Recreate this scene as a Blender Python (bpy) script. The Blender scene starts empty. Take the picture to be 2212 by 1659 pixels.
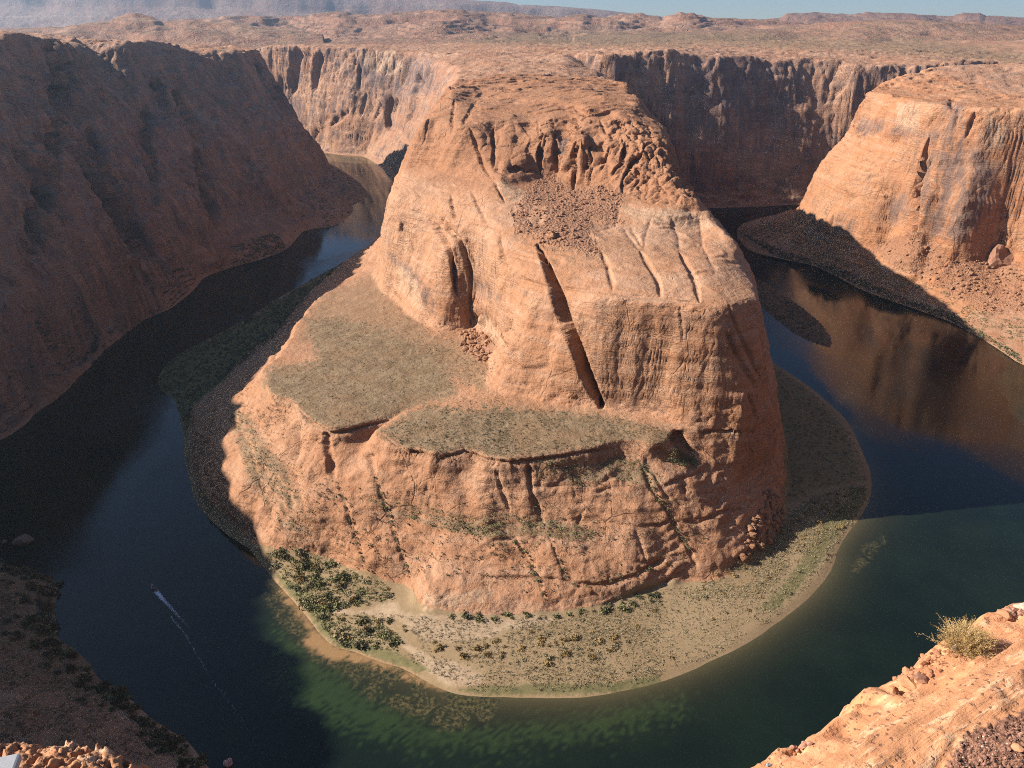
import bpy, bmesh, math, random, time
import numpy as np
T0 = time.time()
scene = bpy.context.scene
COL = scene.collection
F32 = np.float32

# ------------------------------------------------------------------ camera, sky, sun, exposure
CAMZ = 300.0
PITCH = math.radians(25.1)
cam_d = bpy.data.cameras.new("camera")
cam = bpy.data.objects.new("camera", cam_d); COL.objects.link(cam)
cam.location = (0, 0, CAMZ)
cam.rotation_euler = (math.pi / 2 - PITCH, 0, 0)
cam_d.sensor_width = 36.0
cam_d.lens = 36.0 * 1661.0 / 2212.0
cam_d.clip_start = 0.1
cam_d.clip_end = 60000
scene.camera = cam

SUN_EL = math.radians(31.0)
SD = np.array([1.0, 0.0]); SD /= np.linalg.norm(SD)          # where the light travels to, in plan
w = bpy.data.worlds.new("World"); scene.world = w; w.use_nodes = True
nt = w.node_tree; nt.nodes.clear()
sky = nt.nodes.new("ShaderNodeTexSky"); sky.sky_type = 'NISHITA'; sky.sun_disc = False
sky.sun_elevation = SUN_EL
sky.sun_rotation = math.atan2(-SD[0], -SD[1])
sky.altitude = 1300; sky.air_density = 0.8; sky.dust_density = 0.15; sky.ozone_density = 3.0
bg = nt.nodes.new("ShaderNodeBackground"); bg.inputs[1].default_value = 0.058
wo = nt.nodes.new("ShaderNodeOutputWorld")
nt.links.new(sky.outputs[0], bg.inputs[0]); nt.links.new(bg.outputs[0], wo.inputs[0])

sun_d = bpy.data.lights.new("sun", 'SUN'); sun_d.energy = 5.0; sun_d.angle = math.radians(0.55)
sun_d.color = (1.0, 0.9, 0.78)
sun = bpy.data.objects.new("sun", sun_d); COL.objects.link(sun)
from mathutils import Vector, Matrix
sdir = Vector((SD[0] * math.cos(SUN_EL), SD[1] * math.cos(SUN_EL), -math.sin(SUN_EL)))
sun.rotation_euler = sdir.to_track_quat('-Z', 'Y').to_euler()
sun.location = (-200, 100, 600)

scene.view_settings.view_transform = 'Standard'
scene.view_settings.look = 'None'
scene.view_settings.gamma = 1.0
scene.view_settings.use_curve_mapping = False
scene.view_settings.exposure = 1.36
scene.cycles.max_bounces = 6
scene.cycles.diffuse_bounces = 1
scene.cycles.glossy_bounces = 2
scene.cycles.transmission_bounces = 2
scene.cycles.volume_bounces = 0
scene.cycles.use_denoising = False      # the haze leaves the denoiser no guide: it would smear the rock
scene.cycles.use_adaptive_sampling = False
scene.cycles.sample_clamp_indirect = 1.2
scene.cycles.filter_width = 1.05

# ------------------------------------------------------------------ picture <-> place (measured in a 2212 x 1659 copy of the photo)
SP, CP = math.sin(PITCH), math.cos(PITCH)
FP = 1661.0
def ray(px, py):
    u = px - 1106.0; v = py - 829.5
    return u, FP * CP - v * SP, FP * SP + v * CP            # right, forward, down
def W(px, py, z=0.0):
    u, f, d = ray(px, py); t = (CAMZ - z) / d
    return (u * t, f * t, z)
def WY(px, py, Y):
    u, f, d = ray(px, py); t = Y / f
    return (u * t, Y, CAMZ - d * t)
def proj(X, Y, Z):
    f = Y * CP - (Z - CAMZ) * SP                            # depth along the view axis
    h = Y * SP + (Z - CAMZ) * CP
    f = np.maximum(f, 1e-3)
    return 1106.0 + FP * X / f, 829.5 - FP * h / f, f
def crop(x0, y0, s, pts):                                   # points read in a zoomed crop
    return [((x0 + s * x) / 1.8228, (y0 + s * y) / 1.8228) for x, y in pts]

# ------------------------------------------------------------------ noise
_rng = np.random.RandomState(7)
_PERM = _rng.permutation(256).astype(np.int32); _PERM = np.concatenate([_PERM, _PERM, _PERM])
_G3 = _rng.normal(size=(256, 3)).astype(F32); _G3 /= np.linalg.norm(_G3, axis=1)[:, None]
_G2 = _rng.normal(size=(256, 2)).astype(F32); _G2 /= np.linalg.norm(_G2, axis=1)[:, None]
def _chunk(fn, args, n=400000):
    args = np.broadcast_arrays(*args); shp = args[0].shape
    fl = [np.ascontiguousarray(a, dtype=F32).ravel() for a in args]
    out = np.empty(fl[0].size, F32)
    for i in range(0, out.size, n):
        out[i:i + n] = fn(*[a[i:i + n] for a in fl])
    return out.reshape(shp)
def _p2(x, y):
    xi = np.floor(x).astype(np.int32); yi = np.floor(y).astype(np.int32)
    xf = x - xi; yf = y - yi
    u = xf * xf * xf * (xf * (xf * 6 - 15) + 10); v = yf * yf * yf * (yf * (yf * 6 - 15) + 10)
    xi &= 255; yi &= 255
    def g(a, b, dx, dy):
        G = _G2[_PERM[_PERM[(xi + a) & 255] + ((yi + b) & 255)]]
        return G[:, 0] * dx + G[:, 1] * dy
    a = g(0, 0, xf, yf); b = g(1, 0, xf - 1, yf); c = g(0, 1, xf, yf - 1); d = g(1, 1, xf - 1, yf - 1)
    return ((a + u * (b - a)) * (1 - v) + (c + u * (d - c)) * v) * 1.5
def _p3(x, y, z):
    xi = np.floor(x).astype(np.int32); yi = np.floor(y).astype(np.int32); zi = np.floor(z).astype(np.int32)
    xf = x - xi; yf = y - yi; zf = z - zi
    u = xf * xf * (3 - 2 * xf); v = yf * yf * (3 - 2 * yf); t = zf * zf * (3 - 2 * zf)
    xi &= 255; yi &= 255; zi &= 255
    r = 0
    for a in (0, 1):
        pa = _PERM[(xi + a) & 255]; wa = u if a else 1 - u
        for b in (0, 1):
            pb = _PERM[pa + ((yi + b) & 255)]; wb = v if b else 1 - v
            for c in (0, 1):
                G = _G3[_PERM[pb + ((zi + c) & 255)]]
                wc = t if c else 1 - t
                r = r + wa * wb * wc * (G[:, 0] * (xf - a) + G[:, 1] * (yf - b) + G[:, 2] * (zf - c))
    return r * 1.7
def n2(x, y, s=1.0, o=0.0): return _chunk(_p2, (np.asarray(x) / s + o, np.asarray(y) / s + o * 1.7))
def n3(x, y, z, s=1.0, sz=None, o=0.0):
    sz = sz or s
    return _chunk(_p3, (np.asarray(x) / s + o, np.asarray(y) / s + o * 1.3, np.asarray(z) / sz + o * 0.7))
def fbm2(x, y, s, k=4, o=0.0, g=0.5):
    r = 0; a = 1.0
    for i in range(k):
        r = r + a * n2(x, y, s / 2 ** i, o + 11.3 * i); a *= g
    return r
def _cell(x, y, z):                                         # F2-F1 of a jittered lattice (blocky joints)
    xi = np.floor(x).astype(np.int32); yi = np.floor(y).astype(np.int32); zi = np.floor(z).astype(np.int32)
    f1 = np.full(x.shape, 9.0, F32); f2 = f1.copy(); hid = np.zeros(x.shape, np.int32)
    for a in (-1, 0, 1):
        for b in (-1, 0, 1):
            for c in (-1, 0, 1):
                h = _PERM[_PERM[_PERM[(xi + a) & 255] + ((yi + b) & 255)] + ((zi + c) & 255)]
                J = _G3[h] * 0.35 + 0.5
                d = np.sqrt((xi + a + J[:, 0] - x) ** 2 + (yi + b + J[:, 1] - y) ** 2 + (zi + c + J[:, 2] - z) ** 2)
                n = d < f1
                f2 = np.where(n, f1, np.minimum(f2, d)); hid = np.where(n, h, hid); f1 = np.where(n, d, f1)
    return f2 - f1 + 2.0 * (hid & 7)                        # packed: fraction part joint distance, integer part block id
def cell(x, y, z):
    r = _chunk(_cell, (x, y, z), 150000)
    b = np.floor(r / 2.0); return r - 2 * b, b / 7.0
def sm(a, b, x):
    t = np.clip((x - a) / (b - a), 0, 1); return t * t * (3 - 2 * t)

# ------------------------------------------------------------------ contours
def chaikin(P, n=1):
    P = np.array(P, float)
    for _ in range(n):
        Q = np.roll(P, -1, axis=0)
        P = np.stack([0.75 * P + 0.25 * Q, 0.25 * P + 0.75 * Q], 1).reshape(-1, P.shape[1])
    return P
def dist_poly(x, y, P, closed=True):
    """distance to the polyline, and its third column at the nearest place"""
    d2 = np.full(x.shape, 1e12, F32); zz = np.zeros(x.shape, F32)
    n = len(P)
    for i in range(n if closed else n - 1):
        a = P[i]; b = P[(i + 1) % n]
        ex, ey = b[0] - a[0], b[1] - a[1]; L = ex * ex + ey * ey + 1e-9
        t = np.clip(((x - a[0]) * ex + (y - a[1]) * ey) / L, 0, 1)
        q = (x - a[0] - t * ex) ** 2 + (y - a[1] - t * ey) ** 2
        m = q < d2
        d2 = np.where(m, q, d2)
        if len(a) > 2: zz = np.where(m, a[2] + t * (b[2] - a[2]), zz)
    return np.sqrt(d2), zz
def inside(x, y, P):
    r = np.zeros(x.shape, bool); n = len(P)
    for i in range(n):
        ax, ay = P[i][0], P[i][1]; bx, by = P[(i + 1) % n][0], P[(i + 1) % n][1]
        if ay == by: continue
        c = ((ay > y) != (by > y)) & (x < (bx - ax) * (y - ay) / (by - ay) + ax)
        r ^= c
    return r

# ---- the peninsula: nested outlines, outermost first; pixels p(...) on a level, the hidden rest in metres
def p(z, pts): return [W(a, b, z) for a, b in pts]
def m(z, pts): return [(a, b, z) for a, b in pts]
C0 = (m(0, [(-340, 1930), (-260, 1700), (-218, 1500), (-203, 1300)]) +
      p(0, [(800, 535), (760, 556), (700, 590), (640, 622), (575, 660), (529, 691), (463, 727), (380, 767), (344, 804), (341, 837), (380, 862),
            (387, 886), (402, 932), (402, 975), (410, 1025), (433, 1088), (470, 1124), (496, 1151), (542, 1174), (562, 1205), (590, 1239), (628, 1287),
            (648, 1311), (676, 1346), (695, 1374), (723, 1398), (771, 1406), (818, 1426), (866, 1440), (898, 1456), (945, 1481), (989, 1497),
            (1045, 1505), (1144, 1507), (1243, 1507), (1322, 1499), (1426, 1473), (1536, 1430), (1628, 1378), (1689, 1335), (1735, 1300), (1774, 1262),
            (1796, 1225), (1808, 1178), (1852, 1126), (1879, 1075), (1883, 1043), (1879, 1015), (1859, 975), (1844, 932), (1820, 900),
            (1796, 876), (1748, 837), (1697, 801), (1673, 789)]) +
      m(0, [(248, 760), (240, 850), (238, 950), (245, 1050), (262, 1200), (300, 1320), (340, 1420), (380, 1600), (400, 2060), (-420, 2060)]))
C1 = (m(7, [(-330, 1940), (-248, 1700), (-204, 1500), (-188, 1300), (-180, 1120)]) +
      p(7, [(800, 565), (700, 620), (650, 665), (600, 718), (560, 750), (510, 790), (470, 838), (425, 870), (408, 900), (410, 932), (410, 980), (420, 1030), (446, 1085), (485, 1122),
            (550, 1168), (588, 1196), (650, 1200), (715, 1212), (755, 1235), (826, 1255), (886, 1267), (906, 1319), (985, 1327), (1064, 1331),
            (1144, 1327), (1243, 1319), (1302, 1307), (1362, 1282), (1410, 1266), (1450, 1258)]) +
      m(7, [(120, 355), (136, 368), (152, 384), (167, 402), (178, 424), (188, 452), (200, 490), (213, 540), (228, 620), (230, 700), (226, 850), (226, 1000),
            (232, 1100), (250, 1230), (286, 1340), (320, 1430), (360, 1600), (380, 2050), (-410, 2050)]))
M33 = (m(33, [(-316, 1950), (-236, 1700), (-192, 1500), (-178, 1300), (-172, 1120), (-190, 1000)]) +
       p(33, [(700, 600), (655, 650), (610, 715), (560, 762), (515, 806), (478, 850), (452, 900), (462, 955), (500, 1012), (560, 1056), (640, 1088), (720, 1106), (830, 1108),
              (900, 1125), (1000, 1138), (1144, 1132), (1300, 1140), (1400, 1132), (1470, 1118), (1530, 1090), (1580, 1055), (1618, 1020), (1636, 1003)]) +
       m(33, [(178, 448), (191, 482), (202, 522), (207, 552), (216, 600), (218, 700), (216, 850), (216, 1000), (222, 1100), (238, 1230), (272, 1350), (305, 1440), (345, 1600), (360, 2040), (-395, 2040)]))
RIM = (m(66, [(-300, 1960), (-224, 1700), (-180, 1500), (-168, 1300), (-160, 1120), (-160, 950)]) +
       p(66, [(795, 575), (740, 605), (695, 636), (656, 668), (622, 720), (591, 773), (560, 800), (562, 829), (577, 856), (626, 862), (646, 900), (680, 922), (712, 933), (745, 926), (790, 914), (833, 902),
              (860, 886), (905, 873), (870, 890), (835, 912), (800, 935), (812, 952), (876, 971), (948, 987), (1003, 971), (1067, 995), (1101, 996), (1181, 987), (1248, 975), (1320, 962),
              (1375, 958), (1411, 965), (1452, 950), (1450, 934), (1500, 933), (1560, 936), (1616, 936)]) +
       m(66, [(172, 448), (186, 488), (197, 528), (201, 555), (211, 600), (213, 700), (211, 850), (212, 1000), (217, 1100), (230, 1230), (262, 1360), (292, 1450), (330, 1600), (345, 2030), (-380, 2030)]))
F70 = (m(71, [(-290, 1970), (-214, 1700), (-172, 1500), (-160, 1300), (-152, 1120), (-146, 950), (-142, 830)]) +
       p(71, [(810, 594), (830, 622), (860, 652), (900, 688), (940, 708), (975, 713), (1003, 710), (1014, 700), (1026, 700), (1045, 735), (1068, 765), (1062, 800), (1058, 830), (1085, 850), (1130, 858),
              (1190, 868), (1240, 873), (1310, 881), (1400, 890), (1480, 907), (1540, 912), (1580, 914), (1615, 916)]) +
       m(71, [(168, 452), (181, 492), (193, 530), (196, 558), (204, 600), (206, 700), (204, 850), (206, 1000), (211, 1100), (224, 1230), (254, 1370), (282, 1460), (318, 1600), (330, 2020), (-366, 2020)]))
T142 = (m(142, [(-268, 1985), (-190, 1700), (-150, 1500), (-140, 1300), (-132, 1120), (-127, 950), (-124, 820), (-120, 740)]) +
        p(142, [(842, 462), (870, 472), (920, 484), (950, 498), (980, 512), (1012, 515), (1028, 520), (1048, 540), (1080, 562), (1120, 582), (1170, 600), (1220, 616), (1300, 640), (1390, 652), (1480, 658),
                (1540, 663), (1580, 665)]) +
        m(142, [(149, 460), (162, 480), (172, 535), (175, 600), (177, 700), (176, 850), (178, 1000), (184, 1100), (198, 1240), (226, 1385), (252, 1480), (285, 1600), (300, 2005), (-340, 2005)]))
M160 = (m(160, [(-256, 1990), (-180, 1700), (-141, 1500), (-131, 1300), (-123, 1120), (-118, 950), (-116, 830), (-113, 760)]) +
        p(160, [(858, 418), (900, 425), (960, 440), (1020, 460), (1060, 478), (1110, 490), (1160, 494), (1200, 498), (1280, 492), (1350, 486), (1430, 492), (1500, 484), (1555, 492), (1574, 510)]) +
        m(160, [(161, 610), (164, 700), (166, 850), (169, 1000), (174, 1100), (188, 1245), (215, 1395), (240, 1490), (270, 1600), (285, 1998), (-328, 1998)]))
R175 = (m(175, [(-248, 1995), (-172, 1700), (-133, 1500), (-122, 1300), (-114, 1120), (-109, 950), (-108, 850)]) +
        p(175, [(866, 356), (905, 360), (950, 372), (1010, 386), (1060, 400), (1090, 406), (1130, 395), (1180, 386), (1230, 392), (1280, 400), (1330, 412), (1400, 420), (1460, 438), (1498, 437), (1510, 438)]) +
        m(175, [(151, 680), (155, 760), (158, 900), (162, 1030), (168, 1120), (180, 1250), (206, 1400), (230, 1500), (258, 1600), (272, 1990), (-318, 1990)]))
U215 = (m(215, [(-228, 2000), (-152, 1700), (-112, 1500), (-98, 1300), (-90, 1120), (-84, 970), (-83, 860)]) +
        p(215, [(914, 262), (940, 258), (970, 264), (1000, 272), (1030, 272), (1050, 268), (1075, 268), (1110, 270), (1150, 266), (1180, 278), (1200, 276), (1228, 268), (1246, 290), (1262, 280), (1300, 282), (1345, 289), (1372, 291), (1400, 292), (1428, 292)]) +
        m(215, [(136, 730), (142, 786), (145, 900), (147, 1050), (150, 1180), (150, 1320), (172, 1440), (200, 1530), (225, 1620), (245, 1980), (-300, 1980)]))
V230 = (m(230, [(-215, 2005), (-138, 1700), (-98, 1500), (-82, 1300), (-74, 1120), (-71, 990)]) +
        p(230, [(960, 218), (1000, 196), (1040, 192), (1075, 196), (1130, 205), (1190, 212), (1240, 222), (1262, 234), (1300, 232), (1340, 238), (1385, 222)]) +
        m(230, [(134, 900), (137, 1000), (137, 1085), (133, 1200), (131, 1324), (140, 1440), (165, 1550), (190, 1640), (220, 1970), (-285, 1970)]))
PEN = [chaikin(c, 1) for c in (C0, C1, M33, RIM, F70, T142, M160, R175, U215, V230)]

# ---- the canyon round it: water's edge, cliff foot, rim (third number: level)
FO = ([(-1900, 2290, 0), (-900, 2230, 0), (-634, 2190, 0), (-454, 2017, 0), (-317, 1955, 0), (-250, 1850, 0), (-150, 1650, 0), (0, 1480, 0), (130, 1400, 0), (250, 1384, 0), (362, 1388, 0),
       (440, 1400, 0), (525, 1422, 0), (700, 1432, 0), (1050, 1445, 0), (1900, 1600, 0), (1900, 1560, 0), (1050, 1405, 0), (700, 1392, 0), (560, 1352, 0), (505, 1310, 0)] +
      p(0, [(1665, 470), (1610, 478), (1592, 498), (1596, 520), (1625, 545), (1680, 556), (1712, 564), (1759, 571), (1805, 594), (1861, 625), (1925, 648), (1990, 671), (2055, 694), (2129, 736), (2175, 766), (2205, 788)]) +
      [(535, 600, 0), (520, 450, 0), (430, 300, 0), (330, 220, 0), (200, 165, 0), (60, 145, 0), (-40, 165, 0), (-110, 212, 0)] +
      p(0, [(440, 1650), (400, 1600), (359, 1575), (322, 1547), (288, 1514), (257, 1487), (213, 1473), (193, 1439), (163, 1409), (115, 1378), (125, 1348), (108, 1320), (132, 1263), (95, 1240), (24, 1226), (-10, 1212)]) +
      [(-420, 420, 0), (-440, 480, 0)] +
      p(0, [(0, 945), (13, 940), (60, 903), (46, 870), (86, 843), (139, 794), (198, 751), (251, 724), (284, 694), (331, 678), (380, 658), (423, 616), (430, 599), (496, 576), (549, 563),
            (618, 542), (639, 514), (653, 496), (712, 490), (746, 476), (764, 452), (752, 440), (795, 427), (785, 402), (740, 368), (700, 348)]) +
      [(-560, 2010, 0), (-800, 2085, 0), (-1900, 2150, 0)])
KO = ([(-1900, 2330, 60), (-900, 2275, 50), (-640, 2225, 30), (-470, 2040, 22), (-320, 1975, 20), (-240, 1890, 40), (-140, 1700, 40), (0, 1530, 40), (130, 1418, 36), (250, 1402, 36), (362, 1407, 38),
       (440, 1421, 42), (525, 1442, 45), (610, 1452, 45), (700, 1450, 40), (1050, 1460, 40), (1900, 1620, 40), (1900, 1540, 40), (1050, 1388, 40), (700, 1370, 40), (560, 1322, 40), (480, 1260, 36)] +
      [W(1722, 466, 34), W(1760, 492, 36), W(1791, 508, 38), W(1830, 518, 38), W(1875, 526, 40), W(1930, 518, 46), W(1976, 499, 72), W(2010, 520, 60), W(2055, 558, 48), W(2110, 560, 45), W(2160, 540, 50), W(2212, 555, 52)] +
      [(660, 800, 50), (660, 650, 45), (600, 470, 40), (500, 290, 40), (320, 150, 40), (120, 90, 40), (0, 80, 40), (-130, 90, 40), (-270, 140, 45), (-400, 240, 50), (-500, 350, 60), (-500, 460, 70), (-450, 540, 66)] +
      [W(40, 730, 66), W(130, 665, 66), W(200, 622, 60), W(300, 575, 55), W(400, 520, 50), W(470, 480, 44), W(560, 440, 44), W(610, 428, 46), W(660, 408, 40)] +
      [(-352, 1420, 40), (-372, 1560, 42), (-430, 1720, 40), (-520, 1850, 36), (-620, 1930, 36), (-850, 2010, 40), (-1900, 2080, 40)])
RO = [(-1900, 2420, 0), (-1200, 2400, 0), WY(493, 113, 2290), WY(560, 104, 2250), WY(600, 100, 2225), WY(642, 97, 2195), WY(680, 98, 2160), WY(760, 104, 2110), WY(850, 110, 2060),
      (-200, 1960, 0), (-120, 1800, 0), (0, 1600, 0), (110, 1480, 0), (165, 1440, 0), WY(1340, 110, 1442), WY(1400, 105, 1452), WY(1470, 108, 1462), WY(1560, 120, 1482), WY(1640, 118, 1497), WY(1700, 125, 1512),
      WY(1760, 132, 1522), WY(1830, 134, 1505), WY(1890, 142, 1475), WY(1960, 154, 1462), (1050, 1490, 0), (1900, 1660, 0), (1900, 1480, 0), (1050, 1340, 0), (760, 1325, 0), (600, 1265, 0),
      WY(1870, 187, 1180), WY(1905, 192, 1110), WY(1944, 204, 1040), WY(1985, 211, 1018), WY(2004, 216, 975), WY(2037, 224, 962), WY(2120, 232, 932), WY(2212, 238, 915),
      (700, 830, 0), (720, 650, 0), (660, 440, 0), (560, 230, 0), (360, 60, 0), (150, 5, 0), (30, -3, 0), (-30, -3, 0), (-120, 10, 0), (-300, 60, 0), (-500, 130, 0), (-556, 222, 0), (-625, 360, 0), (-614, 484, 0), (-562, 645, 0), (-548, 760, 0),
      (-586, 880, 0), WY(30, 70, 960), WY(75, 72, 1010), WY(118, 75, 1080), WY(150, 80, 1200), WY(195, 80, 1260), WY(235, 80, 1200), WY(310, 85, 1250), WY(335, 92, 1330), WY(400, 98, 1370), WY(450, 106, 1420), WY(500, 113, 1440), WY(522, 120, 1470),
      (-490, 1600, 0), (-540, 1720, 0), (-640, 1820, 0), (-900, 1900, 0), (-1900, 1990, 0)]
FO, KO, RO = [chaikin(c, 1) for c in (FO, KO, RO)]
ZP = np.array([(-565, 960, 288), (-547, 1250, 278), (-476, 1430, 257), (-640, 460, 291), (-580, 740, 291), (-567, 300, 292), (-900, 900, 296), (-900, 1400, 285), (0, -6, 295), (-300, 40, 293), (400, 60, 290), (700, 500, 262), (720, 760, 225), (579, 920, 213),
               (528, 1000, 212), (521, 1100, 214), (516, 1200, 217), (590, 1250, 232), (680, 1300, 241), (820, 1320, 243), (600, 1120, 222), (650, 1480, 234), (500, 1512, 243), (385, 1482, 249), (250, 1450, 259), (160, 1450, 255), (135, 1100, 232), (130, 1320, 235), (0, 900, 235), (0, 1100, 236),
               (-75, 1000, 232), (-85, 1250, 233), (-139, 1600, 226), (0, 1450, 240), (-562, 2197, 250), (-780, 2290, 232), (-400, 2120, 246), (-300, 2040, 238), (0, 1750, 244), (-900, 1900, 262), (1000, 1000, 228), (1000, 1300, 244), (1300, 1300, 248), (900, 1550, 238),
               (200, 1900, 250), (700, 1900, 247), (1300, 1500, 243), (1400, 2200, 256), (0, 2400, 252), (-1500, 2400, 240), (-1500, 1500, 285), (700, 2400, 255), (-1500, 500, 296), (1600, 700, 250),
               (0, 3200, 258), (1200, 3200, 262), (-1500, 3200, 250), (3000, 3000, 270), (0, 6000, 268), (3000, 6000, 275), (-3000, 6000, 268), (0, 14000, 282), (9000, 14000, 282), (-9000, 14000, 282), (-3000, 0, 298), (3000, 0, 285)], float)
def zplat(x, y):
    num = 0; den = 0
    sc = 1.0
    for a, b, c in ZP:
        wt = 1.0 / (((x - a) ** 2 + (y - b) ** 2) + 900.0) ** 1.6
        num = num + wt * c; den = den + wt
    return num / den

def band(d0, d1): return d0 / np.maximum(d0 + d1, 1e-4)
PF = {0: ([0, .06, .3, 1], [0, .2, .42, 1]),                 # shore to rock foot
      1: ([0, .12, .35, .7, 1], [0, .22, .42, .75, 1]),
      2: ([0, .5, .8, .955, .985, 1], [0, .42, .66, .74, .97, 1]),  # last step: low cap-rock cliff under the bench
      3: ([0, 1], [0, 1]),
      4: ([0, .12, .8, 1], [0, .16, .9, 1]),
      5: ([0, .35, 1], [0, .6, 1]),
      6: ([0, 1], [0, 1]),
      7: ([0, .3, .7, 1], [0, .3, .8, 1]),
      8: ([0, 1], [0, 1])}
LEV = [0, 7, 33, 66, 71, 142, 160, 175, 215, 230]
def base_pen(x, y):
    H = np.full(x.shape, -12.0, F32)
    d = [dist_poly(x, y, c[:, :2])[0] for c in PEN]
    ins = [inside(x, y, c) for c in PEN]
    H = np.where(~ins[0], -np.minimum(d[0] * 0.25, 14), H)
    for i in range(9):
        t = band(d[i], d[i + 1]); t = np.interp(t, *PF[i])
        mk = ins[i]
        if i: mk = mk & ins[i]
        H = np.where(mk, LEV[i] + (LEV[i + 1] - LEV[i]) * t, H)
    zp = zplat(x, y)
    H = np.where(ins[9], 230 + np.clip(zp - 230, 0, 40) * sm(0, 60, d[9]), H)
    return H.astype(F32)
def base_out(x, y):
    dF, _ = dist_poly(x, y, FO[:, :2]); dK, zK = dist_poly(x, y, KO); dR, _ = dist_poly(x, y, RO[:, :2])
    iF = inside(x, y, FO); iR = inside(x, y, RO); iK = inside(x, y, KO)
    zp = zplat(x, y)
    H = np.where(iF, -np.minimum(dF * 0.3, 14), 0)
    tb = np.interp(band(dF, dK), [0, .08, .45, 1], [0, .10, .42, 1])
    H = np.where(~iF, tb * zK, H)
    tc = np.interp(band(dK, dR), [0, .1, .45, .6, .9, 1], [0, .16, .52, .66, .93, 1])
    tr = np.interp(band(dK, dR), [0, .08, .24, .42, .68, .85, 1], [0, .2, .40, .50, .63, .86, 1])
    rt = (x > 400) & (y > 700) & (y < 1310); rw = np.where(rt, sm(640, 560, x), 0)
    tc = tc * (1 - rw) + tr * rw
    H = np.where(~iK & iR, zK + (zp - zK) * tc, H)
    H = np.where(~iR, zp, H)
    return H.astype(F32)
class Field:
    def __init__(s, x0, x1, y0, y1, st, fn, blur=1):
        s.x0, s.y0, s.st = x0, y0, st
        xs = np.arange(x0, x1 + st, st); ys = np.arange(y0, y1 + st, st)
        X, Y = np.meshgrid(xs.astype(F32), ys.astype(F32)); A = fn(X, Y)
        for _ in range(blur):
            B = np.pad(A, 1, mode='edge'); A = (B[:-2, 1:-1] + B[2:, 1:-1] + 2 * B[1:-1, 1:-1]) / 4
            B = np.pad(A, 1, mode='edge'); A = (B[1:-1, :-2] + B[1:-1, 2:] + 2 * B[1:-1, 1:-1]) / 4
        s.A = A.astype(F32)
    def __call__(s, x, y):
        A = s.A; fx = np.clip((x - s.x0) / s.st, 0, A.shape[1] - 1.001); fy = np.clip((y - s.y0) / s.st, 0, A.shape[0] - 1.001)
        i = fx.astype(np.int32); j = fy.astype(np.int32); a = fx - i; b = fy - j
        return (A[j, i] * (1 - a) + A[j, i + 1] * a) * (1 - b) + (A[j + 1, i] * (1 - a) + A[j + 1, i + 1] * a) * b
FP_ = Field(-460, 420, 240, 2080, 2.5, base_pen, 1)
FQ_ = Field(-1850, 1850, -260, 2460, 3.8, base_out, 2)
print("fields", round(time.time() - T0, 1))

# far relief: skylines as measured, each at its own distance
def skyline(D, pts): return np.array([(WY(a, b, D)[0], WY(a, b, D)[2]) for a, b in pts])
RIDGE = [
    (2850, 600, 1500, 7, skyline(2850, [(1240, 80), (1320, 75), (1450, 72), (1560, 67), (1700, 60), (1790, 51), (1850, 45), (1950, 44), (2050, 48), (2212, 58), (2500, 70)])),
    (3000, 500, 500, 10, skyline(3000, [(-200, 70), (0, 64), (60, 62), (110, 58), (180, 52), (235, 44), (262, 31), (290, 29), (330, 36), (350, 47), (400, 44), (470, 48), (560, 58), (700, 74)])),
    (4300, 1100, 900, 12, skyline(4300, [(300, 50), (400, 40), (440, 42), (500, 35), (600, 38), (690, 30), (730, 24), (770, 32), (880, 23), (950, 20), (1000, 24), (1060, 30), (1106, 28), (1150, 34), (1210, 38), (1260, 30), (1300, 36),
                               (1345, 27), (1385, 28), (1430, 38), (1470, 28), (1500, 31), (1540, 40), (1600, 41), (1700, 45), (1800, 52)])),
    (6500, 500, 900, 9, skyline(6500, [(1500, 52), (1620, 46), (1685, 38), (1700, 28), (1760, 25), (1845, 30), (1875, 26), (1950, 29), (2060, 34), (2080, 28), (2118, 29), (2130, 35), (2212, 37), (2400, 38)])),
    (9500, 380, 4000, 8, skyline(9500, [(-900, -60), (-300, -60), (0, -55), (400, -40), (700, -14), (900, -3), (1000, 0), (1085, 3), (1120, 10), (1200, 13), (1290, 20), (1350, 27), (1430, 36), (1520, 48)])),
]
def far_add(x, y, z):
    for k, (D, wf, wb, amp, S) in enumerate(RIDGE):
        top = np.interp(x * D / np.maximum(y, 1000), S[:, 0], S[:, 1], left=S[0, 1] if k in (1, 4) else 0, right=S[-1, 1] if k in (0, 3) else 0)
        j = fbm2(x, y, D * 0.09, 4, 3.1 * k, .42) * wf * 0.3
        yy = y + j - np.abs(j) * 0.2
        if k == 4:
            f = np.interp((yy - (D - wf - 700)) / (wf + 700), [0, .55, .68, .8, .84, 1.0], [0, .33, .42, .85, .88, 1])
        else:
            f = sm(D - wf, D, yy)
        f = f * (1 - sm(D, D + wb, y))if k != 4 else f
        z = np.maximum(z, z + (top - z) * f)
        z = z + (np.minimum(f * 2, 1) * (n2(x, y, D * 0.03, k) * amp * 0.5) if k not in (4,) else 0)
    fa = sm(2600, 3200, y) * (y < 9000)                      # bedding steps on the far hills
    wz = n2(x, y, 300.0, 77.0) * 18 + n2(x, y, 70.0, 78.0) * 5
    q = (z + wz) / 16.0; fl = np.floor(q); tz = (fl + sm(.45, .85, q - fl)) * 16.0 - wz
    z = z + (tz - z) * fa * .8
    return z
def plateau_detail(x, y):
    """low slickrock swells and ledges on the tableland"""
    s = 1 + np.clip((y - 1500) / 2500, 0, 4)
    q = fbm2(x * 0.4 + y * .1, y, 52.0, 3, 2.2) * 4.2 * np.sqrt(s) + fbm2(x * 0.45, y, 15.0, 3, 8.2) * 1.6
    st = 1.8
    k = q / st; fl = np.floor(k); fr = k - fl
    return (fl + sm(0.55, 0.95, fr)) * st * 0.75 + q * 0.25

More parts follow.
